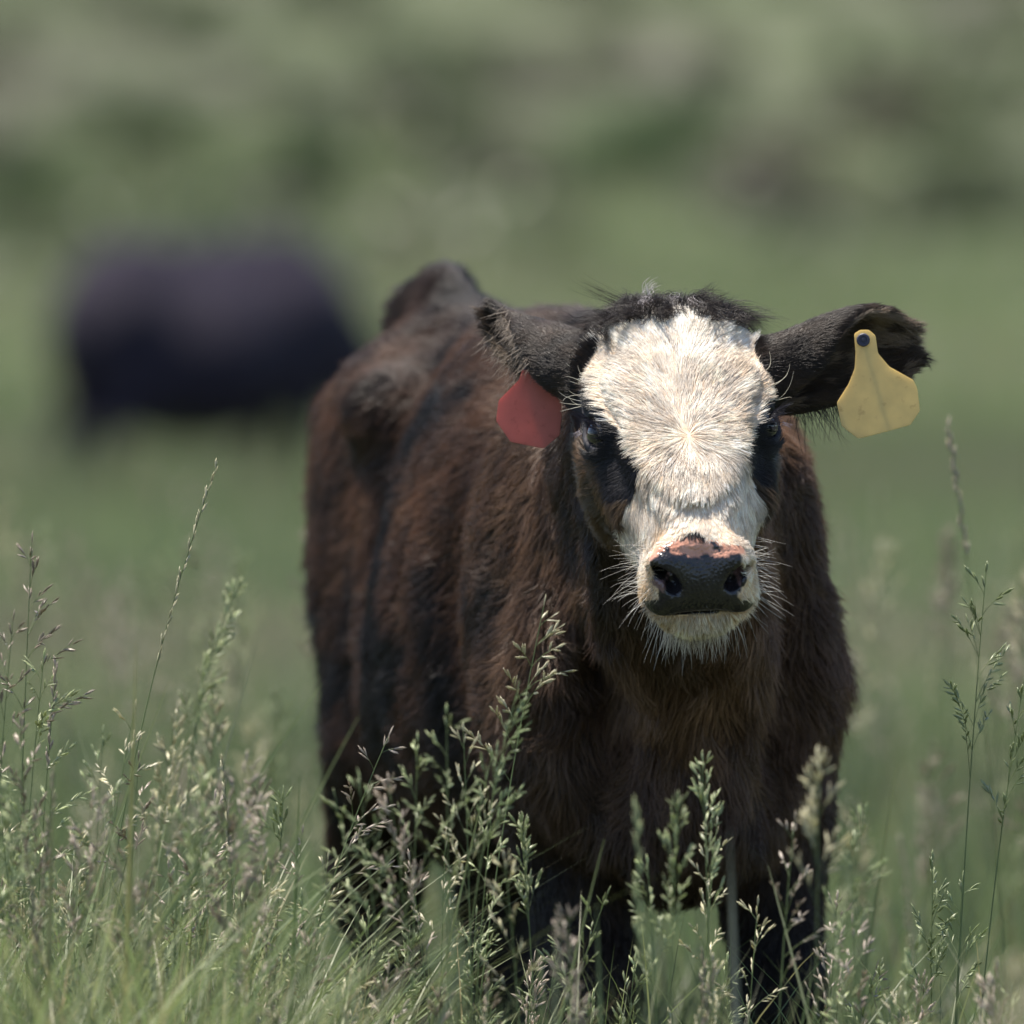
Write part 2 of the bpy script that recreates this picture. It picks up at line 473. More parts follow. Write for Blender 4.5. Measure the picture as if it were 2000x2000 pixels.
# ------------------------------------------------------------------ calf body field
xs = axis([(-.46, -.10, .011), (-.10, .43, .0031), (.43, .56, .011)])
ys = axis([(-.40, -.385, .008), (-.385, .10, .0031), (.10, .16, .006), (.16, 1.75, .0115)])
zs = axis([(-.04, .58, .011), (.58, 1.01, .0031), (1.01, 1.10, .008)])
fd = Field(xs, ys, zs)
I3 = np.eye(3)
def E(s, r, z, rad, k=.05): fd.ell(bw(s, r, z), BA, rad, k)
E(.50, 0, .665, (.50, .170, .280), .04)
E(.54, 0, .585, (.34, .182, .235), .04)
E(.13, 0, .68, (.22, .155, .255), .05)
for sg in (-1, 1):
    E(.13, sg * .105, .66, (.13, .062, .22), .045)           # shoulder blade
    E(.04, sg * .085, .55, (.085, .075, .12), .05)           # point of shoulder
    E(.90, sg * .068, .74, (.22, .086, .185), .04)           # thigh
    E(.77, sg * .118, .862, (.055, .042, .040), .04)         # hip bone
    E(1.08, sg * .07, .84, (.06, .045, .05), .05)            # pin bone
E(.93, 0, .80, (.24, .120, .155), .05)
E(1.0, 0, .930, (.14, .028, .088), .045)                      # tail head
fd.cone(bw(.06, 0, .90), bw(.86, 0, .905), .055, .05, .05)
E(-.02, 0, .50, (.11, .090, .13), .06)                       # brisket
nb = hw(0, -.13, -.10)
fd.cone(bw(.10, 0, .76), nb + np.array([0, .03, -.005]), .130, .088, .06)   # neck
fd.cone(bw(.02, 0, .62), hw(0, -.06, -.185) + np.array([0, .03, 0]), .125, .060, .06)
fd.cone(bw(-.03, 0, .52), hw(0, -.05, -.20) + np.array([0, .04, 0]), .050, .030, .05)   # dewlap
for sg in (-1, 1):
    fd.cone(bw(-.075, sg * .040, .54), hw(sg * .045, -.055, -.18) + np.array([0, .05, 0]), .034, .030, .03)   # folds of the throat
    fd.cone(bw(.00, sg * .120, .60), bw(-.03, sg * .085, .80), .036, .026, .05)                              # front edge of the shoulder
for sg in (-1, 1):
    f1, f2 = (-.075, .125)[sg > 0], (-.068, .124)[sg > 0]                       # the calf stands a little askew
    h1, h2 = (-.072, .070)[sg > 0], (-.040, .062)[sg > 0]
    fd.cone(bw(.10, sg * .100 + .012, .58), bw(.12, f1, .43), .080, .060, .04)
    fd.cone(bw(.13, f1, .44), bw(.07, f2, .28), .060, .040, .03)
    fd.cone(bw(.07, f2, .29), bw(.065, f2, .27), .041, .040, .02)
    fd.cone(bw(.07, f2, .27), bw(.085, f2, .11), .032, .026, .02)
    fd.cone(bw(.085, f2, .11), bw(.05, f2, .05), .028, .030, .02)
    fd.cone(bw(.90, sg * .070, .66), bw(.82, sg * .085, .50), .090, .078, .05)
    fd.cone(bw(.86, sg * .088, .51), bw(1.03, h1, .34), .072, .046, .03)
    fd.cone(bw(1.03, h1, .36), bw(.97, h2, .13), .040, .030, .02)
    fd.cone(bw(.97, h2, .13), bw(.92, h2, .05), .030, .031, .02)
fd.cone(bw(1.10, 0, .96), bw(1.19, 0, .86), .034, .024, .03)
fd.cone(bw(1.19, 0, .86), bw(1.21, 0, .50), .024, .016, .02)
fd.cone(bw(1.21, 0, .50), bw(1.20, 0, .34), .024, .010, .02)
# flank hollow in front of the hip, and the recess between dewlap and shoulder
for sg in (-1, 1):
    fd.ell(bw(-.085, sg * .085, .55), BA, (.055, .028, .15), .04, sub=True)
    fd.ell(bw(.66, sg * .192, .76), BA, (.055, .072, .17), .045, sub=True)
    fd.ell(bw(.31, sg * .200, .66), BA, (.045, .060, .20), .04, sub=True)

# head
hlo = HO - .31; hhi = HO + .31
hhi = np.minimum(hhi, [.43, .16, 1.05]); hlo = np.maximum(hlo, [-.1, -.4, .56])
HAf = HA.astype(np.float32); HOf = HO.astype(np.float32)
def hfield(x, y, z):
    x = x - HOf[0]; y = y - HOf[1]; z = z - HOf[2]
    return head_f(*[HAf[i, 0] * x + HAf[i, 1] * y + HAf[i, 2] * z for i in range(3)])
fd.add(hfield, hlo, hhi, .022)
def HE(u, v, w, rad, k=.02, ax=None, sub=False):
    A = HA if ax is None else ax
    fd.ell(hw(u, v, w), A, rad, k, sub)
for sg in (-1, 1):
    HE(sg * .052, -.075, -.115, (.034, .062, .075), .03)          # cheek muscle
    HE(sg * .066, -.085, -.022, (.020, .034, .018), .03)         # brow
    HE(sg * .066, -.005, -.050, (.012, .050, .014), .02)          # cheek ridge
    HE(sg * .033, .128, -.034, (.020, .020, .020), .012)          # nostril wing
    HE(sg * .038, .118, -.072, (.018, .034, .022), .015)          # lip pad
HE(0, -.02, -.004, (.050, .085, .008), .03)                          # bridge of the nose
HE(0, .120, -.100, (.038, .032, .018), .015)                       # chin
for sg in (-1, 1):
    HE(sg * .066, -.145, -.055, (.026, .036, .028), .03)
HE(0, -.165, -.010, (.060, .030, .014), .03)                          # poll
# eyes
for sg in (-1, 1):
    c = np.array([sg * EYE_U, EYE_V, EYE_W]); dr = eye_dir(sg)
    fd.ell(hw(*(c - dr * .002)), HA, (.0245, .026, .0225), .014)
    s1 = norm(np.array([-sg * .30, .95, .10])); s1 = norm(s1 - (s1 @ dr) * dr); s2 = np.cross(dr, s1)
    ax3 = np.stack([a_ @ HA for a_ in (s1, s2, dr)])
    fd.ell(hw(*(c + dr * .018)), ax3, (.0195, .0115, .020), .004, sub=True)
# nostrils: comma shaped
for sg in (-1, 1):
    n1 = norm(np.array([sg * .86, -.15, .48])); n3 = norm(np.array([-sg * .10, .92, .25])); n3 = norm(n3 - (n3 @ n1) * n1); n2 = np.cross(n3, n1)
    ax3 = np.stack([a_ @ HA for a_ in (n1, n2, n3)])
    fd.ell(hw(sg * .0365, .141, -.034), ax3, (.0140, .0066, .022), .004, sub=True)
    fd.ell(hw(sg * .0285, .148, -.044), ax3, (.0080, .0070, .018), .004, sub=True)
# mouth slit
def mouth(x, y, z):
    x = x - HOf[0]; y = y - HOf[1]; z = z - HOf[2]
    u, v, w = [HAf[i, 0] * x + HAf[i, 1] * y + HAf[i, 2] * z for i in range(3)]
    wm = -.080 - 1.6 * u * u - .10 * np.clip(.14 - v, 0, .1)
    return np.maximum(np.abs(w - wm) - .0022, np.maximum(.075 - v, -(head_f(u, v, w) + .014)))
fd.sub(mouth, hw(0, .11, -.08) - .1, hw(0, .11, -.08) + .1, .003)
# ears
fd.add(fR_grid, loR, hiR, .012)
fd.add(fL_grid, loL, hiL, .012)

CV, CQ = fd.mesh()
wrelax = np.where(np.linalg.norm(hloc(CV) - np.array([0, .03, -.05]), axis=1) < .30, .35, 1.0)
CV = relax(CV, CQ, 4, .5, wrelax)
CN = vnormals(CV, CQ)

# ------------------------------------------------------------------ markings (coat colour by place on the calf)
def pol(*p): return [tuple(q) for q in p]
WHITE = pol((1162, 690), (1186, 652), (1222, 634), (1262, 630), (1300, 626), (1337, 612), (1372, 622), (1420, 626), (1462, 642), (1488, 672), (1508, 700), (1518, 750), (1512, 785),
            (1486, 812), (1468, 850), (1452, 885), (1460, 925), (1482, 965), (1502, 1000), (1540, 1030), (1530, 1330), (1190, 1330), (1190, 1100), (1203, 1010),
            (1228, 985), (1243, 940), (1252, 895), (1228, 862), (1200, 832), (1172, 800), (1158, 770), (1140, 740), (1150, 700))
PATCH_L = pol((1140, 745), (1168, 790), (1200, 832), (1228, 862), (1254, 893), (1244, 940), (1232, 972), (1195, 958), (1178, 920), (1150, 880), (1120, 830))
PATCH_R = pol((1525, 760), (1486, 812), (1468, 850), (1452, 885), (1459, 920), (1475, 945), (1505, 940), (1540, 905), (1570, 840))
PAD = pol((1266, 1112), (1272, 1078), (1296, 1058), (1345, 1052), (1400, 1056), (1436, 1070), (1452, 1100), (1452, 1130), (1438, 1156), (1442, 1172), (1484, 1178), (1492, 1196), (1440, 1203), (1350, 1204), (1290, 1205), (1240, 1206), (1250, 1180), (1285, 1166), (1290, 1150), (1270, 1140))
PINK = pol((1268, 1092), (1276, 1060), (1345, 1046), (1440, 1062), (1452, 1082), (1428, 1078), (1400, 1090), (1372, 1080), (1340, 1088), (1318, 1083), (1290, 1078))
LIP = pol((1236, 1182), (1262, 1166), (1300, 1164), (1430, 1160), (1462, 1168), (1494, 1184), (1480, 1204), (1240, 1208))

def face_px(p, jit=0.0):
    """orthographic face coordinates in photo-pixel units, head-local (roll undone then redone so that the polygons read like the photo)"""
    L = hloc(p)
    a_ = L[:, 0]; q = (L[:, 1] - L[:, 2]) * 0.7071
    cr_, sr_ = math.cos(rol), math.sin(rol)
    fw_ = (L[:, 1] + L[:, 2]) * 0.7071
    fx = ((a_ * cr_ - q * sr_) * math.cos(yaw) + fw_ * math.sin(yaw)) / HS; fy = (q * cr_ + a_ * sr_) / HS
    fx = 1345 + fx; fy = 865 + fy
    if jit:
        fx = fx + jit * (vnoise(p, 90, 11) - .5) * 2; fy = fy + jit * (vnoise(p, 90, 12) - .5) * 2
    return fx, fy, L

def regions(p):
    fx, fy, L = face_px(p, 7.0)
    hd = head_f(L[:, 0], L[:, 1], L[:, 2])
    eR = fR_at(p); eL = fL_at(p)
    ear = (np.minimum(eR, eL) < .0035) & (hd > .004)
    head = (hd < .022) & ~ear
    front = head & (L[:, 2] > -.075 - .35 * np.clip(L[:, 1], 0, .1) * 1.8)     # dorsal and lateral face
    side = np.abs(L[:, 0])
    white = front & inpoly(fx, fy, WHITE)
    chin = head & (L[:, 1] > .085) & (L[:, 2] <= -.070) & (L[:, 2] > -.16)
    muzz = head & (L[:, 1] > .07) & (L[:, 2] > -.10)
    white = white | chin | muzz
    pl = front & (inpoly(fx, fy, PATCH_L) | inpoly(fx, fy, PATCH_R))
    frontal = head & (L[:, 1] > .09)
    pad = frontal & inpoly(fx, fy, PAD)
    pink = frontal & inpoly(fx, fy, PINK)
    lip = frontal & inpoly(fx, fy, LIP)
    return dict(fx=fx, fy=fy, L=L, head=head, ear=ear, eR=eR, eL=eL, white=white, patch=pl, pad=pad | lip, pink=pink, lip=lip, chin=chin)

def body_col(p):
    n1 = vnoise(p, 9, 31); n2 = vnoise(p, 26, 32); n3 = vnoise(p, 70, 33)
    L = (p - BO) @ BA.T
    q = p.copy(); q[:, 2] *= .55
    n4 = vnoise(q, 24, 35)                                  # vertical bands on the flank
    k = np.clip(1.5 * (.50 * n1 + .26 * n4 + .30 * n2 + .14 * n3 - .46), 0, 1)
    dark = np.array([.0085, .0062, .0062]); brown = np.array([.160, .076, .040])
    fr_ = sstep(.30, .02, L[:, 0]); right_ = sstep(-.02, .10, L[:, 1]) * sstep(.9, .3, L[:, 0])
    mid_ = np.exp(-(L[:, 1] / .060) ** 2)
    k = np.clip(k + fr_ * (.16 + .62 * mid_) * (.5 + .9 * n2) + .40 * right_ * (.4 + n1), 0, 1.5)     # browner dewlap and off shoulder; colour also raised to brighten the shaded front
    k = k * np.clip(sstep(.30, .62, p[:, 2]) + .10, 0, 1)                       # black legs
    dun = np.array([.185, .110, .068]); bt = np.clip(fr_ * .75 + .8 * (n2 - .5), 0, 1)[:, None]
    c = dark + (brown * (1 - bt) + dun * bt - dark) * k[:, None]
    ridge = np.exp(-(L[:, 1] / .035) ** 2) * sstep(.85, .93, p[:, 2]) * .75     # black stripe along the spine
    return c * (1 - ridge[:, None]) + np.array([.012, .009, .010]) * ridge[:, None]

def coat_col(p, R):
    c = body_col(p); L = R['L']; h = R['head']
    n = vnoise(p, 55, 41); n2 = vnoise(p, 20, 42)
    hc = np.array([.075, .040, .020]) + np.array([.10, .060, .028]) * np.clip(n * .6 + n2 * .7 - .3, 0, 1)[:, None]
    pollk = sstep(-.05, -.13, L[:, 1])[:, None]
    hc = hc * (1 - pollk) + np.array([.022, .016, .015]) * pollk
    c[h] = hc[h]
    ear = R['ear']
    ec = np.array([.020, .014, .012]) + np.array([.045, .027, .015]) * np.clip(n * 1.2 - .3, 0, 1)[:, None]
    c[ear] = ec[ear]
    fx, fy = R['fx'], R['fy']
    w_ = R['white']
    tan = np.clip(1.3 * (.55 * n2 + .45 * n - .40), 0, 1)
    # yellowish-tan staining over brow and cheeks, cleaner along the blaze and the crown
    q_ = p @ HA.T; q_[:, 0] *= .35; str_ = vnoise(q_, 130, 43)            # streaks running across the brow
    st = np.clip(tan + .55 * (str_ - .45), 0, 1) * (.25 + .75 * sstep(660, 730, fy)) * (.35 + .65 * sstep(12, 70, np.abs(fx - 1345)))
    crown = sstep(720, 670, fy)[:, None]
    w0 = np.array([.77, .70, .62]) * (1 - crown) + np.array([.86, .79, .70]) * crown
    wc = w0 + (np.array([.46, .335, .20]) - w0) * (np.clip(st * 1.15, 0, 1) * .9)[:, None]
    edge = sstep(1010, 1060, fy) * np.clip(n * 1.4 - .35, 0, 1) * .5
    wc = wc + (np.array([.62, .45, .27]) - wc) * edge[:, None]
    c[w_] = wc[w_]
    pt = R['patch'] & ~w_
    c[R['patch']] = (np.array([.010, .009, .013]) + .012 * n[:, None])[R['patch']]
    low = R['head'] & ~w_ & ~R['patch'] & (fy > 930) & (fy < 1020) & (L[:, 2] > -.10) & (np.abs(L[:, 0]) > .03)
    c[low] = (np.array([.085, .055, .030]) * (.7 + .6 * n[:, None]))[low]
    # little black tuft above the nose
    tf = ((fx - 1352) / 26) ** 2 + ((fy - 1052) / 13) ** 2 < 1
    c[tf & h] = (.010, .009, .012)
    c[R['lip'] & (L[:, 2] > -.081)] = (.010, .008, .010)
    return c

RV = regions(CV)
skin = coat_col(CV, RV)
skin = np.where((RV['white'])[:, None], skin * np.array([.80, .70, .62]), skin * .8)
wetv = np.zeros(len(CV)); padm = RV['pad'] & (RV['L'][:, 2] > -.084)
sp = vnoise(CV, 210, 51); sp2 = vnoise(CV, 120, 52)
padc = np.array([.011, .009, .013]) + .009 * sp[:, None]
skin[padm] = padc[padm]
pk = RV['pink'] & ~((sp2 > .70) & (sp > .4))
skin[pk] = (np.array([.50, .24, .16]) + .06 * (sp[:, None] - .5))[pk]
# inside of nostrils: mottled grey-pink
for sg in (-1, 1):
    dn = np.linalg.norm((RV['L'] - np.array([sg * .039, .137, -.038])) / np.array([.014, .022, .011]), axis=1)
    m = (dn < 1.0) & (sp2 > .50) & RV['pad']
    skin[m] = np.array([.16, .10, .11])
lpx = RV['L']
lids = np.zeros(len(CV), bool)
for sg in (-1, 1):
    c0 = np.array([sg * EYE_U, EYE_V, EYE_W]) + eye_dir(sg) * .02
    lids |= np.linalg.norm(RV['L'] - c0, axis=1) < .022
skin[lids] = (.016, .015, .022)
wetv[padm] = 1.0; wetv[lids] = .1
earin = RV['ear']
skin[earin] = skin[earin] * .9 + np.array([.02, .012, .010])

calf = empty('calf', tuple(BO))
tag(calf, 'brown calf with white face and ear tags standing in tall grass', 'calf')
calf_inv = Matrix.Translation(-Vector(BO))
body = link('body', mesh_data('calf_body', CV - BO, CQ, M_HIDE, True, skin, {'wet': wetv}), calf)

# hooves
def hoof_mesh(name, mat, sc=1.0):
    bm = bmesh.new()
    for sx in (-1, 1):
        pr = [(0, .055), (.30, .050), (.62, .042), (1.0, .030)]
        rings = []
        for z, r in pr:
            ring = []
            for k in range(10):
                a_ = k / 10 * 2 * math.pi
                x = math.cos(a_) * r * .42 + sx * .019; y = math.sin(a_) * r * .95 - (1 - z) * .018
                ring.append(bm.verts.new((x * sc, y * sc, z * .062 * sc)))
            rings.append(ring)
        for q in range(3):
            for k in range(10): bm.faces.new((rings[q][k], rings[q][(k + 1) % 10], rings[q + 1][(k + 1) % 10], rings[q + 1][k]))
        bm.faces.new(rings[0][::-1]); bm.faces.new(rings[-1])
    me = bpy.data.meshes.new(name); bm.to_mesh(me); bm.free()
    me.polygons.foreach_set('use_smooth', np.ones(len(me.polygons), bool)); me.materials.append(mat)
    return me
HM = hoof_mesh('calf_hoof', M_HOOF)
for s_, r_ in ((.05, -.068), (.05, .124), (.92, -.040), (.92, .062)):
    o = link('hoof', HM, calf); o.location = tuple(bw(s_, r_, 0) - BO); o.rotation_euler = (0, 0, BYAW)

# eyes
EYES = {}
for sg in (-1, 1):
    dr = eye_dir(sg); nu, nv_ = 40, 28
    th = np.linspace(0, math.pi, nv_)[:, None]; ph = np.linspace(0, 2 * math.pi, nu, endpoint=False)[None]
    sph = np.stack([np.sin(th) * np.cos(ph), np.sin(th) * np.sin(ph), np.cos(th) + 0 * ph], -1).reshape(-1, 3)
    zax = dr; xax = norm(np.cross(zax, [0, 1, .2])); yax = np.cross(zax, xax)
    bul = 1 + .05 * np.clip((sph[:, 2] - .82) / .18, 0, 1)
    loc = (sph * bul[:, None]) @ np.stack([xax, yax, zax]) * .0192
    cosang = sph[:, 2]
    colr = np.where(cosang[:, None] > .62, np.array([.004, .004, .008]), np.where(cosang[:, None] > .36, np.array([.014, .008, .006]), np.array([.50, .47, .50])))
    vv = loc @ HA; k0 = (np.arange(nv_ - 1)[:, None] * nu + np.arange(nu)[None]).ravel(); k1 = (np.arange(nv_ - 1)[:, None] * nu + (np.arange(nu)[None] + 1) % nu).ravel()
    fq = np.stack([k0, k0 + nu, k1 + nu, k1], 1)
    o = link('eye', mesh_data('eye', vv, fq, M_EYE, True, colr), calf)
    o.location = tuple(hw(sg * EYE_U, EYE_V, EYE_W) - BO); EYES[sg] = o

# ------------------------------------------------------------------ hair
def curves_obj(name, pts, rad, col, mat, parent, origin):
    """pts (n, k, 3), rad (n, k), col (n, k, 3)"""
    n, k, _ = pts.shape
    cd = bpy.data.hair_curves.new(name)
    cd.add_curves([k] * n)
    cd.position_data.foreach_set('vector', (pts - origin).astype(np.float32).ravel())
    a_ = cd.attributes.get('radius') or cd.attributes.new('radius', 'FLOAT', 'POINT')
    a_.data.foreach_set('value', rad.astype(np.float32).ravel())
    a_ = cd.attributes.new('tint', 'FLOAT_COLOR', 'POINT')
    c4 = np.ones((n, k, 4), np.float32); c4[..., :3] = col
    a_.data.foreach_set('color', c4.ravel())
    cd.materials.append(mat)
    return link(name, cd, parent)

def clump(root, cell, seed):
    q = root / cell; i0 = np.floor(q).astype(np.int64)
    best = np.full(len(root), 1e9); bp_ = np.zeros_like(root)
    for dx in (-1, 0, 1):
        for dy in (-1, 0, 1):
            for dz in (-1, 0, 1):
                i = i0 + np.array([dx, dy, dz])
                c = i + np.stack([hsh(i[:, 0], i[:, 1], i[:, 2], seed + k) for k in range(3)], 1)
                d = ((c - q) ** 2).sum(1); m = d < best
                best[m] = d[m]; bp_[m] = c[m]
    return bp_ * cell

def proj(d, n): return d - (d * n).sum(1, keepdims=True) * n

def sample(V, Q, N, dens, n, rg):
    T = np.concatenate([Q[:, [0, 1, 2]], Q[:, [0, 2, 3]]])
    ar = np.linalg.norm(np.cross(V[T[:, 1]] - V[T[:, 0]], V[T[:, 2]] - V[T[:, 0]]), axis=1) * .5
    w_ = ar * dens[T].mean(1); cw = np.cumsum(w_); cw /= cw[-1]
    f = np.searchsorted(cw, rg.random(n)); f = np.minimum(f, len(T) - 1)
    a_ = rg.random(n); b_ = rg.random(n); m = a_ + b_ > 1; a_[m] = 1 - a_[m]; b_[m] = 1 - b_[m]
    t_ = T[f]; bc = np.stack([1 - a_ - b_, a_, b_], 1)
    return (V[t_] * bc[..., None]).sum(1), norm((N[t_] * bc[..., None]).sum(1))

def eye_mask(L):
    m = np.zeros(len(L), bool)
    for sg in (-1, 1):
        c0 = np.array([sg * EYE_U, EYE_V, EYE_W]) + eye_dir(sg) * .019
        dr = eye_dir(sg); s1 = norm(np.array([-sg * .30, .95, .10])); s1 = norm(s1 - (s1 @ dr) * dr); s2 = np.cross(dr, s1)
        d = L - c0; m |= ((d @ s1) / .025) ** 2 + ((d @ s2) / .0170) ** 2 + ((d @ dr) / .025) ** 2 < 1
    return m

def strands(root, nrm, flow, length, lift, curl, clump_k, cell, seed, npt=6, cfreq=55, fz=None):
    """lay the hairs along the flow, rising by lift, bent by a shared noise, gathered into locks"""
    t = np.linspace(0, 1, npt)[None, :, None]
    L = length[:, None, None]
    wob = nvec(root, cfreq, seed); wob = wob - .6 * (wob * nrm).sum(1, keepdims=True) * nrm
    fine = rng.normal(size=root.shape) * (.22 if fz is None else fz[:, None])
    d = norm(flow + wob * curl[:, None] * .45 + fine * .45)
    p = root[:, None] + L * (nrm[:, None] * (lift[:, None, None] * (t - .45 * t * t)) + d[:, None] * (.75 * t + .25 * t * t) + (wob * curl[:, None])[:, None] * .55 * t * t + fine[:, None] * .25 * t * t)
    cc = clump(root, cell, seed + 50)
    off = (cc - root); off = off - (off * nrm).sum(1, keepdims=True) * nrm
    p = p + off[:, None] * (clump_k[:, None, None] * t ** 1.3)
    return p

def make_fur():
    vis = np.clip(.30 + .9 * sstep(-.25, .25, (norm(np.array([0, CAM_Y, CAM_H]) - CV) * CN).sum(1)), 0, 1)
    head_v = RV['head'] | RV['ear']
    inner = np.zeros(len(CV), bool)
    dens = np.where(head_v, 8.0, 1.15) * vis
    dens = np.where(CV[:, 2] < .22, dens * .25, dens)
    dens[padm | lids] = 0
    N = 430000
    root, nrm = sample(CV, CQ, CN, dens, N, rng)
    R = regions(root)
    keep = ~(R['pad'] & (R['L'][:, 2] > -.083)) & ~eye_mask(R['L']) & ~(R['pink'])
    root, nrm = root[keep], nrm[keep]; R = {k: v[keep] for k, v in R.items()}
    n = len(root); L = R['L']; B = (root - BO) @ BA.T
    # --- flow of the coat
    front = sstep(.10, -.04, B[:, 0])[:, None]
    flow = BS * .75 + np.array([0, 0, -.65])
    flow = flow[None] * (1 - front) + np.array([0, .25, -1.0]) * front
    legs = sstep(.50, .36, root[:, 2])[:, None]
    flow = flow * (1 - legs) + np.array([0, 0, -1.]) * legs
    # face: away from the whorl
    hl = L.copy(); wh = np.array([0, .0, 0.0])
    rad_ = hl - wh; rad_[:, 2] *= .6
    fw = norm(rad_)
    up = sstep(-.02, -.10, L[:, 1])[:, None]
    fw = norm(fw + up * np.stack([np.sign(L[:, 0]) * .45 * np.clip(np.abs(L[:, 0]) / .05, 0, 1), -.2 + 0 * L[:, 0], 0 * L[:, 0]], 1))
    dn = sstep(.01, .06, L[:, 1])[:, None]
    fw = norm(fw * (1 - dn) + dn * np.stack([.5 * L[:, 0] / .05, .8 + 0 * L[:, 0], -.2 + 0 * L[:, 0]], 1))
    jaw = sstep(-.06, -.11, L[:, 2])[:, None]
    fw = norm(fw * (1 - jaw) + jaw * np.array([0, -.55, -.85]))
    muzs = sstep(.085, .11, L[:, 1])[:, None] * sstep(.02, .045, np.abs(L[:, 0]))[:, None]
    fw = norm(fw * (1 - muzs) + muzs * np.array([0, -.35, -.9]))
    flow = np.where(R['head'][:, None], fw @ HA, flow)
    # ears: from base to tip
    er = R['ear']; isR = R['eR'] < R['eL']
    eflow = np.where(isR[:, None], norm(P(1815, 655, -.03) - P(1520, 725, -.08)), norm(P(940, 598, .075) - P(1150, 725, -.07)))
    flow = np.where(er[:, None], eflow + np.array([0, 0, -.25]), flow)
    flow = norm(proj(flow, nrm) + 1e-4)
    # inner side of the ear
    def insid(C_, O_):
        d = ((root[:, None] - C_[None, ::3]) ** 2).sum(2).argmin(1) * 3
        return ((root - C_[d]) * O_[d]).sum(1), (nrm * (C_[d] - root)).sum(1)
    oR, iR = insid(eRC, eRO); oL, iL = insid(eLC, eLO)
    inn = er & (np.where(isR, iR, iL) > 0)
    # --- lengths
    fx, fy = R['fx'], R['fy']
    ln = np.full(n, .020)
    ln += .010 * sstep(.72, .60, root[:, 2]) * front[:, 0]
    ln = np.where(legs[:, 0] > .5, .017, ln)
    h = R['head']
    hlen = .014 + .003 * sstep(-.05, -.12, L[:, 1]) + .002 * sstep(-.16, -.20, L[:, 1]) + .006 * jaw[:, 0]
    hlen = hlen - .0085 * sstep(.05, .10, L[:, 1])
    hlen = np.where(~R['white'] & ~R['patch'], hlen + .005, hlen)
    hlen = np.where(R['chin'], .009 + .020 * sstep(-.100, -.125, L[:, 2]), hlen)
    ln = np.where(h, hlen, ln)
    ln = np.where(er, np.where(inn, .013, .008), ln)
    ln = ln * (.65 + .6 * rng.random(n))
    lift = np.full(n, .38) + .20 * front[:, 0]
    lift = np.where(h, .12 + .12 * sstep(-.17, -.20, L[:, 1]), lift)
    lift = np.where(h & ~R['white'], np.maximum(lift, .32), lift); lift = np.where(R['chin'], .35, lift); lift = np.where(inn, .45, np.where(er, .25, lift))
    curl = np.full(n, .62) + .25 * front[:, 0]; curl = np.where(h, .34 + .8 * sstep(-.17, -.20, L[:, 1]), curl); curl = np.where(er, .35, curl); curl = np.where(R['patch'], .12, curl)
    ck = np.where(h, .55, .80); ck = np.where((er & ~inn) | R['patch'], .25, ck)
    cell = np.where(h | er, 1.0, 1.8)
    pA = strands(root, nrm, flow, ln, lift, curl, ck, .0065, 100, cfreq=60, fz=np.where(h, .09, .15))
    mB = ~(h | er)
    pA[mB] = strands(root[mB], nrm[mB], flow[mB], ln[mB], lift[mB], curl[mB], ck[mB], .0095, 200, cfreq=42)
    # --- colour
    c = coat_col(root, R)
    c[inn] = np.where((vnoise(root[inn], 60, 77) > .5)[:, None], np.array([.22, .165, .12]), np.array([.06, .042, .030]))
    clk = clump(root, .010, 300); tint = hsh((clk[:, 0] * 1e4).astype(np.int64), (clk[:, 1] * 1e4).astype(np.int64), (clk[:, 2] * 1e4).astype(np.int64), 9)
    c = c * (.75 + .5 * tint[:, None]) * (.75 + .5 * rng.random((n, 1)))
    c = np.where(R['white'][:, None], np.minimum(c, .88), c)
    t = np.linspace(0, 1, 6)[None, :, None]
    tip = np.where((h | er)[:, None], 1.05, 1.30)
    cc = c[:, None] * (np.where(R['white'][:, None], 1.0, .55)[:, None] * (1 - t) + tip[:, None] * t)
    cc = np.where(R['white'][:, None, None], cc * (1 - (1 - np.array([.80, .64, .46])) * np.clip(1 - t / .55, 0, 1)), cc)  # tan roots put the shadow between white locks into the hair colour
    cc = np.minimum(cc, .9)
    rr = np.where(h | er, .00020, .00034)[:, None] * np.array([1, 1, .95, .8, .55, .2])[None] * (.7 + .6 * rng.random((n, 1)))
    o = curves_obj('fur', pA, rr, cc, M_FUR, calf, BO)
    tag(o, kind='stuff')

make_fur()

# poll curls, whiskers, lashes
def tuft(name, roots, dirs, lens, bend, rad, col, mat, npt=8, spin=None, parent=None, origin=None):
    n = len(roots); t = np.linspace(0, 1, npt)[None, :, None]
    p = roots[:, None] + lens[:, None, None] * (dirs[:, None] * t + bend[:, None] * t * t)
    if spin is not None:
        am, ph, fr_ = spin
        A1 = norm(np.cross(dirs, np.array([.3, .2, 1.]))); A2 = np.cross(dirs, A1)
        an = ph[:, None, None] + fr_[:, None, None] * 6.283 * t
        p = p + am[:, None, None] * t ** .7 * (np.cos(an) * A1[:, None] + np.sin(an) * A2[:, None])
    rr = rad[:, None] * np.linspace(1, .25, npt)[None]
    cc = np.repeat(col[:, None], npt, 1)
    return curves_obj(name, p, rr, cc, mat, calf if parent is None else parent, BO if origin is None else origin)

def near(L):
    """nearest skin vertices to head-local points"""
    w_ = L @ HA + HO
    idx = np.array([((CV - q) ** 2).sum(1).argmin() for q in w_])
    return CV[idx], CN[idx]

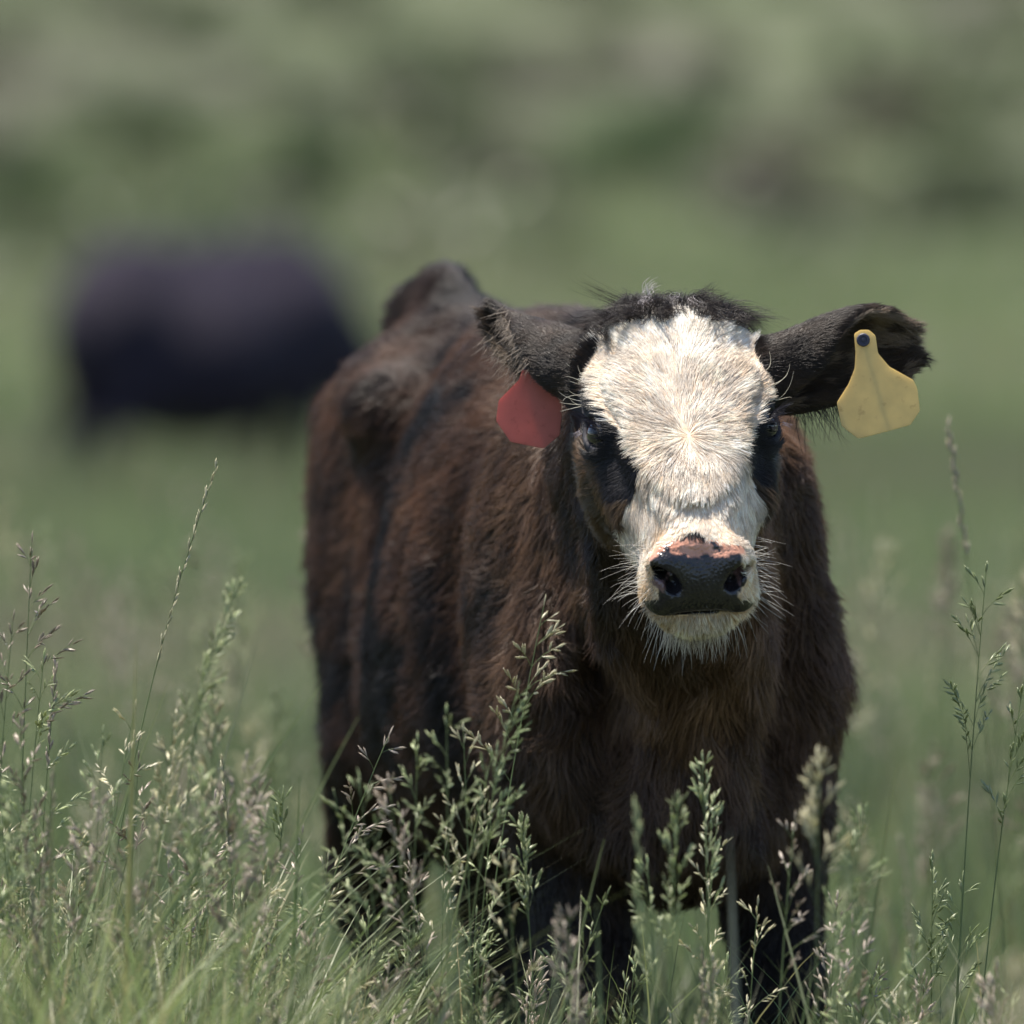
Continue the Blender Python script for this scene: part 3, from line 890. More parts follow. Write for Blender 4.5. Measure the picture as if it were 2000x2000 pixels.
# curls on the poll: locks that rise, roll over and fall sideways
hv = np.where((RV['head']) & (RV['L'][:, 1] < -.135) & (RV['L'][:, 2] > -.085) & ~RV['white'] & (CN @ W_ > -.6) & (np.abs(RV['L'][:, 0]) < .066))[0]
NC, NH = 230, 26
cl = rng.choice(hv, NC); ids = np.repeat(cl, NH)
rt = CV[ids] + rng.normal(size=(NC * NH, 3)) * .0026
nn = CN[ids]; sd = np.sign(RV['L'][ids, 0] + .0001)[:, None] * np.clip(np.abs(RV['L'][ids, 0]) / .03, 0, 1)[:, None]
rnd = np.repeat(rng.normal(size=(NC, 3)), NH, 0)
dirs = norm(nn * .55 - V_ * .35 + U_ * sd * .25 + W_ * .30 + rnd * .45 + rng.normal(size=rt.shape) * .10)
bend = U_ * sd * .25 + np.repeat(rng.normal(size=(NC, 3)), NH, 0) * .30 + rng.normal(size=rt.shape) * .07 + np.array([0, -.10, -.70])
ln = np.repeat(.013 + .024 * rng.random(NC) ** 2, NH) * (.75 + .5 * rng.random(len(ids)))
wk = np.repeat((rng.random(NC) < .14) & (np.abs(RV['L'][cl, 0]) < .022), NH)
cc = np.where(wk[:, None], np.array([.40, .36, .36]), np.array([.026, .019, .017]) * (.5 + 1.0 * rng.random((len(ids), 1))))
spin = (np.repeat(.003 + .004 * rng.random(NC), NH), np.repeat(rng.random(NC) * 6.28, NH) + rng.normal(size=NC * NH) * .25, np.repeat(.5 + .8 * rng.random(NC), NH))
tag(tuft('poll_curls', rt, dirs, ln, bend, np.full(len(ids), .00026), cc, M_FUR, 10, spin), kind='stuff')

# whiskers
LL = []; 
for sg in (-1, 1):
    for _ in range(75):
        LL.append((sg * (.056 - .012 * rng.random()), .085 + .06 * rng.random(), -.035 - .06 * rng.random()))
for _ in range(90):
    LL.append(((rng.random() * 2 - 1) * .045, .105 + .035 * rng.random(), -.088 - .035 * rng.random()))
LL = np.array(LL); rt, nn = near(LL)
rt = rt + rng.normal(size=rt.shape) * .0015
chin_ = LL[:, 2] < -.087
dirs = norm(nn * .9 + np.where(chin_[:, None], np.array([0, -.25, -.9]), np.array([0, -.35, -.15])) + rng.normal(size=rt.shape) * .22)
ln = .012 + .030 * rng.random(len(rt)) ** 1.3
bend = np.array([0, 0, -.30]) * rng.random((len(rt), 1)) + rng.normal(size=rt.shape) * .08
cc = np.array([.80, .76, .70]) * (.7 + .3 * rng.random((len(rt), 1)))
tag(tuft('whiskers', rt, dirs, ln, bend, np.full(len(rt), .00016), cc, M_WHISK), kind='stuff')
# beard under the chin
n = 1000
LL = np.stack([(rng.random(n) * 2 - 1) * .034, .060 + .070 * rng.random(n), np.full(n, -.135)], 1); rt, nn = near(LL)
ck_ = clump(rt, .012, 400); rt = rt + rng.normal(size=rt.shape) * .002
dirs = norm(nn * .35 + np.array([0, -.35, -1.]) + rng.normal(size=rt.shape) * .14)
bend = (ck_ - rt) * 14 + rng.normal(size=rt.shape) * .12
tag(tuft('chin_beard', rt, dirs, .016 + .022 * rng.random(n), bend, np.full(n, .00024),
         np.array([.66, .60, .52]) * (.55 + .5 * rng.random((n, 1))), M_WHISK), kind='stuff')
# eyelashes and brow bristles
for sg in (-1, 1):
    c0 = np.array([sg * EYE_U, EYE_V, EYE_W]); dr = eye_dir(sg)
    s1 = norm(np.array([-sg * .30, .95, .10])); s1 = norm(s1 - (s1 @ dr) * dr); s2 = norm(np.cross(dr, s1))
    if s2[2] < 0: s2 = -s2
    q = rng.random(70) * 2 - 1
    b0 = c0 + dr * .0185 + s1 * (q * .017)[:, None] + s2 * (.0085 * np.sqrt(1 - q * q * .9))[:, None]
    rt = b0 @ HA + HO
    dirs = norm((dr * .9 + s2 * .15 + s1 * 0) [None] @ HA + rng.normal(size=(70, 3)) * .10 + (q * .35)[:, None] * (s1 @ HA) + np.array([0, 0, -.35]))
    tag(tuft('eyelashes', rt, dirs, .012 + .010 * rng.random(70), np.array([0, 0, .18]) + rng.normal(size=(70, 3)) * .05, np.full(70, .00035), np.tile([.012, .012, .02], (70, 1)), M_FUR, parent=EYES[sg], origin=hw(sg * EYE_U, EYE_V, EYE_W)), kind='stuff')
    b1 = c0 + dr * .020 - s2 * .010 + s1 * ((rng.random(14) * .4 - .9) * .016)[:, None]
    rt = b1 @ HA + HO
    dirs = norm((dr * .8 - s2 * .4) @ HA + rng.normal(size=(14, 3)) * .18 + np.array([sg * .2, 0, -.4]))
    tag(tuft('lower_lashes', rt, dirs, .005 + .007 * rng.random(14), rng.normal(size=(14, 3)) * .1, np.full(14, .00012), np.tile([.26, .24, .30], (14, 1)), M_WHISK, parent=EYES[sg], origin=hw(sg * EYE_U, EYE_V, EYE_W)), kind='stuff')
    LL = np.array([(sg * (.078 + .012 * rng.random()), -.075 - .035 * rng.random(), -.012 - .03 * rng.random()) for _ in range(9)]); rt, nn = near(LL)
    dirs = norm(nn + np.array([sg * .5, -.2, .1]) + rng.normal(size=rt.shape) * .25)
    tag(tuft('brow_bristles', rt, dirs, .022 + .022 * rng.random(9), np.array([0, 0, 1.]) * (rng.random((9, 1)) - .35) * .8 + np.array([-sg * .35, 0, 0]), np.full(9, .00028), np.tile([.60, .57, .48], (9, 1)), M_WHISK), kind='stuff')
# long dark fringe hanging from the lower rim of the ear on the picture's right, pale fringe of the other
rim = ear_R[6:26, [0, 1, 2, -3, -2, -1]].reshape(-1, 3); rim = rim[rim[:, 2] < np.median(rim[:, 2])]
ids = rng.integers(0, len(rim), 190); rt = rim[ids] + rng.normal(size=(190, 3)) * .003
dirs = norm(np.array([.10, -.15, -1.]) + rng.normal(size=(190, 3)) * .25)
tag(tuft('ear_fringe', rt, dirs, .014 + .030 * rng.random(190) ** 1.5, np.array([.15, 0, -.1]) + rng.normal(size=(190, 3)) * .12, np.full(190, .00028), np.array([.022, .016, .016]) * (.6 + .8 * rng.random((190, 1))), M_FUR), kind='stuff')
rim = ear_L[14:40, [0, 1, 2, -3, -2, -1]].reshape(-1, 3)
rim = rim[rim[:, 0] < P(1040, 700, .02)[0]]
ids = rng.integers(0, len(rim), 500); rt = rim[ids] + rng.normal(size=(500, 3)) * .003
dirs = norm(np.array([-.45, -.25, -.75]) + rng.normal(size=(500, 3)) * .30)
tag(tuft('ear_fringe', rt, dirs, .010 + .016 * rng.random(500), rng.normal(size=(500, 3)) * .12, np.full(500, .00028), np.array([.30, .24, .19]) * (.35 + .8 * rng.random((500, 1))), M_FUR), kind='stuff')

# ------------------------------------------------------------------ ear tags
def ear_tag(name, label, outline, y0, tilt, thick, mat, button_px, but_y, root_px):
    """outline in photo pixels at depth y0; tilt = depth per metre downward"""
    root = P(root_px[0], root_px[1], y0)
    e = empty(name, tuple(root)); tag(e, label, 'ear tag')
    pts = []
    n = len(outline)
    # round the corners a little
    for i in range(n):
        p0, p1, p2 = np.array(outline[i - 1], float), np.array(outline[i], float), np.array(outline[(i + 1) % n], float)
        d0 = np.linalg.norm(p0 - p1); d1 = np.linalg.norm(p2 - p1); r = min(3.5, d0 * .3, d1 * .3)
        a_ = p1 + (p0 - p1) / d0 * r; b_ = p1 + (p2 - p1) / d1 * r
        for t_ in (0, .5, 1):
            pts.append((1 - t_) ** 2 * a_ + 2 * t_ * (1 - t_) * p1 + t_ ** 2 * b_)
    ref = P(root_px[0], root_px[1], y0)
    W3 = []
    for q in pts:
        w_ = P(q[0], q[1], y0); dz = ref[2] - w_[2]; dx = w_[0] - ref[0]
        w_[1] += tilt * dz + .06 * dx; W3.append(w_ - root)
    bm = bmesh.new(); vs = [bm.verts.new(w_) for w_ in W3]
    f = bm.faces.new(vs)
    ex = bmesh.ops.extrude_face_region(bm, geom=[f])
    for v_ in ex['geom']:
        if isinstance(v_, bmesh.types.BMVert): v_.co.y += thick
    bmesh.ops.recalc_face_normals(bm, faces=bm.faces)
    ed = [e_ for e_ in bm.edges if not (len(e_.link_faces) == 2 and min(len(fc.verts) for fc in e_.link_faces) == 4 and max(len(fc.verts) for fc in e_.link_faces) == 4)]
    bmesh.ops.bevel(bm, geom=ed, offset=thick * .3, segments=2, affect='EDGES')
    me = bpy.data.meshes.new('tag_panel'); bm.to_mesh(me); bm.free(); me.materials.append(mat)
    link('panel', me, e)
    # stud: a stepped button
    bm = bmesh.new(); prof = [(0, .0105), (.0014, .0105), (.0026, .0092), (.0026, .0062), (.0018, .0048), (.0018, .0028), (.0034, .0022), (.0034, 0.0004)]
    bmesh.ops.create_circle(bm, radius=0, segments=1) if False else None
    rings = []
    for h_, r_ in prof:
        rings.append([bm.verts.new((r_ * math.cos(k / 24 * 2 * math.pi) * .62, -h_, r_ * math.sin(k / 24 * 2 * math.pi) * .62)) for k in range(24)])
    for q in range(len(prof) - 1):
        for k in range(24): bm.faces.new((rings[q][k], rings[q][(k + 1) % 24], rings[q + 1][(k + 1) % 24], rings[q + 1][k]))
    bm.faces.new(rings[-1]); bm.faces.new(rings[0][::-1])
    bmesh.ops.recalc_face_normals(bm, faces=bm.faces)
    me = bpy.data.meshes.new('tag_button'); bm.to_mesh(me); bm.free(); me.materials.append(M_BUT)
    o = link('button', me, e); o.location = tuple(P(button_px[0], button_px[1], but_y) - root)
    # pin joining the tag and the ear
    bm = bmesh.new(); bmesh.ops.create_cone(bm, segments=12, radius1=.0028, radius2=.0020, depth=.03, cap_ends=True, matrix=Matrix.Rotation(math.pi / 2, 4, 'X'))
    me = bpy.data.meshes.new('tag_pin'); bm.to_mesh(me); bm.free(); me.materials.append(M_BUT)
    o2 = link('pin', me, e); o2.location = tuple(np.array(o.location) + np.array([0, .016, 0]))
    return e

ear_tag('ear_tag', 'translucent yellow plastic tag hanging from one ear of the white-faced calf',
        [(1668, 652), (1680, 644), (1697, 644), (1710, 655), (1715, 690), (1737, 716), (1784, 742), (1792, 760), (1797, 802), (1778, 830), (1735, 842), (1676, 857), (1644, 832), (1634, 786), (1657, 750), (1669, 720), (1671, 690)],
        -.116, -.05, .0020, M_YEL, (1686, 664), -.1165, (1689, 664))
ear_tag('ear_tag', 'dull red plastic tag hanging from one ear of the white-faced calf',
        [(1020, 722), (1044, 722), (1052, 735), (1096, 785), (1097, 812), (1093, 850), (1062, 876), (997, 863), (969, 822), (974, 782), (1014, 742)],
        -.034, .02, .0020, M_RED, (1034, 727), -.012, (1033, 730))

# ------------------------------------------------------------------ the far cow
def make_cow():
    d = 57.0; y0 = CAM_Y + d
    k = d / FPX
    x0 = (405 - 1000) * k; zg = float(ground_z(x0, y0))
    cow = empty('cow', (x0, y0, zg)); tag(cow, 'black cow grazing side-on in the meadow behind the calf', 'cow')
    ang = math.radians(38)
    f = Field(np.arange(-1.5, 1.6, .028), np.arange(-.9, .9, .028), np.arange(-.1, 1.7, .028))
    A = np.array([[math.cos(ang), math.sin(ang), 0], [-math.sin(ang), math.cos(ang), 0], [0, 0, 1]])
    def c(s, r, z): return s * A[0] + r * A[1] + z * 1.10 * A[2]
    def e(s, r, z, rad, k_=.10): f.ell(c(s, r, z), A, rad, k_)
    e(.0, 0, .86, (.70, .36, .40)); e(-.10, 0, .76, (.50, .42, .36)); e(.45, 0, .92, (.32, .27, .36))
    e(-.52, 0, .94, (.32, .27, .32)); e(-.48, 0, 1.16, (.24, .12, .11)); e(.42, 0, 1.20, (.25, .10, .12))
    f.cone(c(-.45, 0, 1.20), c(.45, 0, 1.22), .09, .09, .12)
    f.cone(c(.58, 0, .98), c(1.0, 0, .62), .24, .16, .1); f.cone(c(1.0, 0, .62), c(1.12, 0, .42), .13, .12, .06)
    f.cone(c(1.10, 0, .44), c(1.22, 0, .14), .11, .07, .06)
    for sg in (-1, 1):
        e(-.55, sg * .15, .82, (.22, .12, .28)); e(.42, sg * .20, .86, (.20, .10, .30))
        f.cone(c(.46, sg * .17, .62), c(.44, sg * .17, .36), .10, .065, .06); f.cone(c(.44, sg * .17, .36), c(.45, sg * .17, .05), .055, .05, .04)
        f.cone(c(-.5, sg * .18, .66), c(-.72, sg * .17, .46), .13, .07, .06); f.cone(c(-.72, sg * .17, .46), c(-.66, sg * .17, .05), .055, .05, .04)
        f.ell(c(1.03, sg * .17, .60), A, (.05, .10, .035), .03)
    f.cone(c(-.76, 0, 1.06), c(-.82, 0, .55), .040, .022, .05); f.cone(c(-.82, 0, .55), c(-.81, 0, .34), .045, .02, .03)
    V, Q = f.mesh(); V = relax(V, Q, 3)
    link('body', mesh_data('cow_body', V, Q, M_COW), cow)
    hm = hoof_mesh('cow_hoof', M_HOOF, 1.7)
    for s, r in ((.47, -.17), (.47, .17), (-.64, -.17), (-.64, .17)):
        o = link('hoof', hm, cow); o.location = tuple(c(s, r, 0)); o.rotation_euler = (0, 0, ang + math.pi / 2)
    # small yellow tag visible on the cow's ear side
    return cow
make_cow()

# ------------------------------------------------------------------ grass
GREENS = np.array([[.098, .140, .058], [.122, .158, .066], [.150, .176, .082], [.110, .138, .082], [.20, .19, .10], [.25, .22, .14]])

def blades(x, y, h, wd, seed, nseg=3, lean=.35, pal=(.30, .30, .17, .15, .05, .03)):
    rg = np.random.default_rng(seed); n = len(x)
    az = rg.random(n) * 2 * math.pi; fac = az + math.pi / 2 + rg.normal(size=n) * .4
    ld = np.stack([np.cos(az), np.sin(az)], 1) * (lean * h * (.3 + rg.random(n)))[:, None]
    t = np.linspace(0, 1, nseg + 1)
    base = np.stack([x, y, ground_z(x, y) - .01], 1)
    sx = np.stack([np.cos(fac), np.sin(fac), 0 * fac], 1)
    V = np.zeros((n, 2 * nseg + 1, 3))
    for i, tt in enumerate(t):
        c = base.copy(); c[:, :2] += ld * tt ** 1.8; c[:, 2] += h * (tt - .12 * tt ** 3)
        w_ = wd * (1 - tt ** 1.6) * .5
        if i < nseg:
            V[:, 2 * i] = c - sx * w_[:, None]; V[:, 2 * i + 1] = c + sx * w_[:, None]
        else: V[:, 2 * i] = c
    m = 2 * nseg + 1; off = (np.arange(n) * m)[:, None]
    T = []
    for i in range(nseg - 1):
        T += [[2 * i, 2 * i + 1, 2 * i + 3], [2 * i, 2 * i + 3, 2 * i + 2]]
    i = nseg - 1; T.append([2 * i, 2 * i + 1, 2 * i + 2])
    F = (off[:, None] + np.array(T)[None]).reshape(-1, 3)
    ci = rg.choice(len(GREENS), n, p=pal)
    col = GREENS[ci] * (.7 + .6 * rg.random((n, 1)))
    q = np.stack([x, y, 0 * x], 1); pn = vnoise(q, .55, 61) * .55 + vnoise(q, .16, 62) * .65
    col = col * (.55 + .85 * pn[:, None]); dry = sstep(.52, .80, vnoise(q, .22, 63) * .6 + vnoise(q, .9, 64) * .4)[:, None] * (.65 * sstep(14, 22, y - CAM_Y))[:, None]
    col = col * (1 - dry) + np.array([.185, .165, .115]) * dry
    return V.reshape(-1, 3), F, np.repeat(col, m, 0)

def wedge(n, d0, d1, spread, seed, power=1.0):
    rg = np.random.default_rng(seed)
    u = rg.random(n) ** power
    d = np.sqrt(d0 ** 2 + (d1 ** 2 - d0 ** 2) * u)
    x = (rg.random(n) * 2 - 1) * (d / 24 * spread + .25)
    return x, d + CAM_Y, d

def join(parts):
    Vs, Fs, Cs = [], [], []; o = 0
    for V, F, C in parts: Vs.append(V); Fs.append(F + o); Cs.append(C); o += len(V)
    return np.concatenate(Vs), np.concatenate(Fs), np.concatenate(Cs)

rg = np.random.default_rng(21)
# meadow behind the calf, out to the rise
x, y, d = wedge(60000, 13.6, 34, 2.2, 1); hgt = .22 + .22 * rg.random(len(x))
p1 = blades(x, y, hgt, .006 + .004 * rg.random(len(x)), 2, 3)
x, y, d = wedge(70000, 34, 80, 1.7, 3); hgt = .22 + .28 * rg.random(len(x))
p2 = blades(x, y, hgt, .012 + .010 * rg.random(len(x)), 4, 2)
x, y, d = wedge(70000, 80, 190, 1.5, 5); hgt = .25 + .35 * rg.random(len(x))
p3 = blades(x, y, hgt, .03 + .03 * rg.random(len(x)), 6, 2, .6)
x = (405 - 1000) * 57 / FPX + (rg.random(1700) * 2 - 1) * 1.7; y = CAM_Y + 49 + 7 * rg.random(1700)
p4 = blades(x, y, .34 + .38 * rg.random(1700) ** 2, .012 + .012 * rg.random(1700), 7, 3, .35)
V, F, C = join([p1, p2, p3, p4])
tag(link('meadow_grass', mesh_data('meadow_grass', V, F, M_GRASS, False, C)), 'green meadow grass covering the pasture and rise behind the calf', 'grass', kind='stuff')

# ---- seed heads
def frame(dv):
    dv = dv / np.linalg.norm(dv); a_ = np.cross(dv, [0.13, 1, .21]); a_ /= np.linalg.norm(a_)
    return dv, a_, np.cross(dv, a_)

def tube(path, r0, r1, ns=4):
    path = np.asarray(path, float); n = len(path); V = []
    tg = np.gradient(path, axis=0)
    for i in range(n):
        dv, a_, b_ = frame(tg[i]); r = r0 + (r1 - r0) * i / (n - 1)
        for k in range(ns):
            an = 2 * math.pi * k / ns; V.append(path[i] + r * (math.cos(an) * a_ + math.sin(an) * b_))
    F = []
    for i in range(n - 1):
        for k in range(ns):
            p, q = i * ns + k, i * ns + (k + 1) % ns
            F.append((p, q, q + ns)); F.append((p, q + ns, p + ns))
    return np.array(V), np.array(F)

def spikelet_shape(L=.0128, w_=.0023):
    """pointed, slightly flattened husk with overlapping florets"""
    V = []; F = []
    def lens(base, tip, wd):
        o = len(V); dv, a_, b_ = frame(np.array(tip) - np.array(base))
        prof = [(0, .15), (.25, .85), (.5, 1.), (.78, .6)]
        base = np.array(base); tip = np.array(tip)
        for t_, r in prof:
            for k in range(5):
                an = 2 * math.pi * k / 5; V.append(base + (tip - base) * t_ + wd * r * .5 * (math.cos(an) * a_ + .6 * math.sin(an) * b_))
        V.append(tip)
        for i in range(3):
            for k in range(5):
                p, q = o + i * 5 + k, o + i * 5 + (k + 1) % 5
                F.append((p, q, q + 5)); F.append((p, q + 5, p + 5))
        for k in range(5): F.append((o + 15 + k, o + 15 + (k + 1) % 5, o + 20))
    lens((0, 0, 0), (0, .0004, L), w_)
    lens((0.0003, 0, L * .05), (w_ * .55, 0, L * .72), w_ * .55)
    lens((-.0003, 0, L * .15), (-w_ * .5, 0, L * .85), w_ * .5)
    return np.array(V), np.array(F)
SPV, SPF = spikelet_shape()

def orient(dv, roll=0.0):
    dv, a_, b_ = frame(np.asarray(dv, float))
    c, s = math.cos(roll), math.sin(roll)
    return np.stack([c * a_ + s * b_, -s * a_ + c * b_, dv], 1)

def bez(p0, p1, p2, n):
    t_ = np.linspace(0, 1, n)[:, None]
    return (1 - t_) ** 2 * p0 + 2 * t_ * (1 - t_) * p1 + t_ ** 2 * p2

def panicle(path_top, style, rg):
    """path_top: axis points of the head from its foot to its tip. Returns branch tubes and spikelet placings."""
    tubes = []; sp_ = []
    path = np.asarray(path_top); seg = np.linalg.norm(np.diff(path, axis=0), axis=1); L = seg.sum(); cum = np.concatenate([[0], np.cumsum(seg)]) / L
    def at(t_): return np.array([np.interp(t_, cum, path[:, q]) for q in range(3)])
    def tan(t_): return norm(at(min(1, t_ + .03)) - at(max(0, t_ - .03)))
    if style == 'spike':
        m = int(10 + L * 90)
        for i in range(m):
            t_ = i / (m - 1); a_ = tan(t_); sd = norm(np.cross(a_, rg.normal(size=3)))
            sp_.append((at(t_ * .97), norm(a_ + sd * .28), .85 + .3 * rg.random()))
    else:
        opn = {'open': .75, 'loose': .5, 'dense': .35}[style]
        m = {'open': 8, 'loose': 9, 'dense': 14}[style]
        for i in range(m):
            t_ = (i / m) ** .9; a_ = tan(t_); p0 = at(t_)
            for rep in range(1 if rg.random() < .55 else 2):
                sd = norm(np.cross(a_, rg.normal(size=3)))
                bl = (1 - t_) ** .7 * L * (.22 + .25 * rg.random()) + .006
                dr = norm(a_ + sd * opn * (.6 + .8 * rg.random()))
                tip = p0 + dr * bl + np.array([0, 0, -.18 * bl])
                br = bez(p0, p0 + dr * bl * .5 + np.array([0, 0, .04 * bl]), tip, 5)
                tubes.append(tube(br, .00035, .00022, 3))
                k = max(1, int(1 + bl / .0085))
                for j in range(k):
                    u = 1 - j / max(k, 1) * .72; q = br[0] + (br[-1] - br[0]) * u if len(br) < 3 else np.array([np.interp(u, np.linspace(0, 1, 5), br[:, z]) for z in range(3)])
                    dd = norm(br[-1] - br[-2] + norm(rg.normal(size=3)) * .45 * np.linalg.norm(br[-1] - br[-2]) * (0.3 if j == 0 else 1.4))
                    sp_.append((q, dd, .75 + .45 * rg.random()))
        a_ = tan(1); sp_.append((at(1), a_, 1.0)); sp_.append((at(.93), norm(a_ + .3 * rg.normal(size=3)), 1.0))
    return tubes, sp_

SEEDC = np.array([[.42, .46, .24], [.58, .54, .36], [.33, .27, .20], [.50, .42, .34], [.30, .35, .17]])
STEMC = np.array([.190, .240, .110])
def stalk_geo(root, tip, headlen, style, rg, sag=.06, thick=.0011, leaf=True, scale=1.0, tone=None):
    root = np.asarray(root, float); tip = np.asarray(tip, float)
    mid = (root + tip) / 2; hz = tip - root; hz[2] = 0
    ctrl = mid - hz * .28 + np.array([0, 0, np.linalg.norm(tip - root) * sag])
    path = bez(root, ctrl, tip, 22)
    cum = np.concatenate([[0], np.cumsum(np.linalg.norm(np.diff(path, axis=0), axis=1))]); tot = cum[-1]
    t0 = max(.05, 1 - headlen / tot); fr = np.linspace(t0, 1, 12) * tot
    top = np.stack([np.interp(fr, cum, path[:, q]) for q in range(3)], 1)
    st = [tube(path, thick, thick * .35, 5)]
    tb, sp_ = panicle(top, style, rg)
    tone = SEEDC[rg.integers(0, len(SEEDC))] if tone is None else np.array(tone)
    return st + tb, sp_, tone, path

def tubes_mesh(tb):
    return join([(V, F, np.tile(STEMC, (len(V), 1))) for V, F in tb])

def spike_mesh(sp_, tone, rg, sc=1.0):
    Vs = []; Fs = []; Cs = []; o = 0
    for p, dv, s in sp_:
        V = (SPV * s * sc) @ orient(dv, rg.random() * 6.28).T + p
        Vs.append(V); Fs.append(SPF + o); o += len(V); c = tone * (.7 + .6 * rg.random()) * np.array([1, 1, 1.]); Cs.append(np.tile(c, (len(V), 1)))
    return np.concatenate(Vs), np.concatenate(Fs), np.concatenate(Cs)

SPIKE_DATA = {}
def spike_data(ti):
    if ti not in SPIKE_DATA:
        tone = SEEDC[ti]; g_ = np.linspace(.8, 1.15, len(SPV))[:, None]
        SPIKE_DATA[ti] = mesh_data('spikelet', SPV, SPF, M_SEED, True, tone * g_)
    return SPIKE_DATA[ti]

def hero(tip_px, y, root_px_x, headlen, style, label, group=None, seed=0, singles=False, sag=.06, thick=.0011, tone=None, leaf=None, root_dy=0.0, sc=1.0):
    rg = np.random.default_rng(1000 + seed)
    tip = P(tip_px[0], tip_px[1], y); rx = (root_px_x - 1000) * (y - CAM_Y) / FPX
    root = np.array([rx, y + root_dy, float(ground_z(rx, y))])
    tb, sp_, tn, path = stalk_geo(root, tip, headlen, style, rg, sag, thick, tone=None if tone is None else SEEDC[tone])
    e = empty('grass_stalk', tuple(root)); tag(e, label, 'grass stalk', group)
    V, F, C = tubes_mesh(tb)
    link('stem', mesh_data('stem', V - root, F, M_GRASS, True, C), e)
    if singles:
        ti = 0 if tone is None else tone
        for p, dv, s in sp_:
            o = link('spikelet', spike_data(ti), e)
            o.matrix_local = Matrix.Translation(Vector(p - root)) @ Matrix(orient(dv, rg.random() * 6.28)).to_4x4() @ Matrix.Scale(s * sc, 4)
    else:
        V, F, C = spike_mesh(sp_, tn, rg, sc)
        tag(link('seed_head', mesh_data('seed_head', V - root, F, M_SEED, True, C), e), kind='stuff')
    if leaf:
        for (t_, ln_, az) in leaf:
            b0 = path[int(t_ * 21)]; dv = np.array([math.cos(az), math.sin(az) * .5, 1.2]); dv /= np.linalg.norm(dv)
            tp_ = b0 + dv * ln_; mid = b0 + dv * ln_ * .55 + np.array([0, 0, .12 * ln_])
            pp = bez(b0, mid, tp_ + np.array([0, 0, -.25 * ln_]), 7)
            link('leaf_blade', blade_mesh(pp - root, .0042, GREENS[1]), e)
    return e

def blade_mesh(path, wd, col):
    path = np.asarray(path); tg = np.gradient(path, axis=0); n = len(path); V = []
    for i in range(n):
        dv = norm(tg[i]); sd = norm(np.cross(dv, [0.25, 1, 0.1])); t_ = i / (n - 1)
        w_ = wd * .5 * (1 - t_ ** 2.2) * (.75 + .25 * min(1, t_ * 6)) + .0002
        nn = np.cross(sd, dv)
        V += [path[i] - sd * w_, path[i] + nn * w_ * .35, path[i] + sd * w_]
    F = []
    for i in range(n - 1):
        for k in range(2):
            p, q = i * 3 + k, i * 3 + k + 1
            F.append((p, q, q + 3)); F.append((p, q + 3, p + 3))
    return mesh_data('leaf_blade', np.array(V), np.array(F), M_GRASS, True, np.tile(col, (len(V), 1)))

# individually placed stalks ------------------------------------------------
G1 = 'seeding grass stalks standing before the calf'
hero((425, 905), -.20, 120, .20, 'spike', 'tall thin grass stalk with pale narrow seed head bending before the black cow', seed=1, singles=True, sag=.10, tone=1)
hero((462, 1150), -.75, 215, .15, 'dense', 'arching grass stalk whose drooping seed head hangs below the black cow', seed=2, sag=.20, tone=0)
hero((62, 1062), -.28, 20, .19, 'open', 'upright grass stalk with dark open spikelets at the edge of the left-hand tuft', seed=3, singles=True, tone=2)
hero((1062, 1185), -.32, 885, .17, 'open', 'thin tall grass stalk crossing the brown shoulder below the red ear tag', seed=4, singles=True, sag=.03, tone=1)
hero((758, 1440), -.30, 470, .15, 'open', 'leaning grass stalk with purple spikelets crossing the calf\'s dark hind leg', seed=5, singles=True, sag=.05, tone=3)
hero((1926, 1120), -.10, 1850, .20, 'loose', 'tall straight grass stalk with sparse dark spikelets in open meadow beside the calf', seed=6, singles=True, sag=.02, tone=4)
hero((1998, 1345), -.12, 1880, .15, 'loose', 'shorter leaning grass stalk with dark spikelets beside the tall straight one', seed=7, singles=True, sag=.04, tone=4)
hero((1852, 828), .85, 1990, .14, 'spike', 'blurred tall purple grass spike standing beyond the yellow ear tag', seed=8, sag=.04, tone=3, sc=1.1)
hero((1822, 1685), -.25, 1815, .15, 'loose', 'short upright grass stalk with spread green spikelets right of the calf\'s forelegs', seed=9, singles=True, sag=.01, tone=4)
hero((1880, 1725), -.22, 1850, .12, 'open', 'short grass stalk with few drooping spikelets beside the tall straight stalk', seed=10, sag=.02, tone=4)
hero((1372, 1490), -.55, 1400, .15, 'dense', 'green grass stalk with feathery head reaching the calf\'s chest', seed=11, sag=.02, tone=0)
hero((1600, 1485), -1.05, 1590, .13, 'dense', 'blurred pale grass stalk standing tallest before the calf\'s far foreleg', seed=12, sag=.02, tone=1, sc=1.2)
hero((1245, 1575), -1.15, 1250, .12, 'spike', 'blurred pale grass spike before the gap between the calf\'s forelegs', seed=13, sag=.01, tone=0, sc=1.2)
hero((1016, 1612), -.42, 1060, .10, 'dense', 'nodding grass stalk with a drooping umbel-like head before the brown foreleg', seed=14, singles=True, sag=.22, tone=0)
hero((553, 1558), -.35, 520, .05, 'loose', 'bare bent grass stalk broken over near the long pale blade', seed=15, sag=.02, tone=4)
hero((1985, 1905), -3.0, 1900, .12, 'dense', 'blurred pale grass plume low beside the two tall leaning stalks', seed=16, sag=.05, tone=1, sc=1.3)
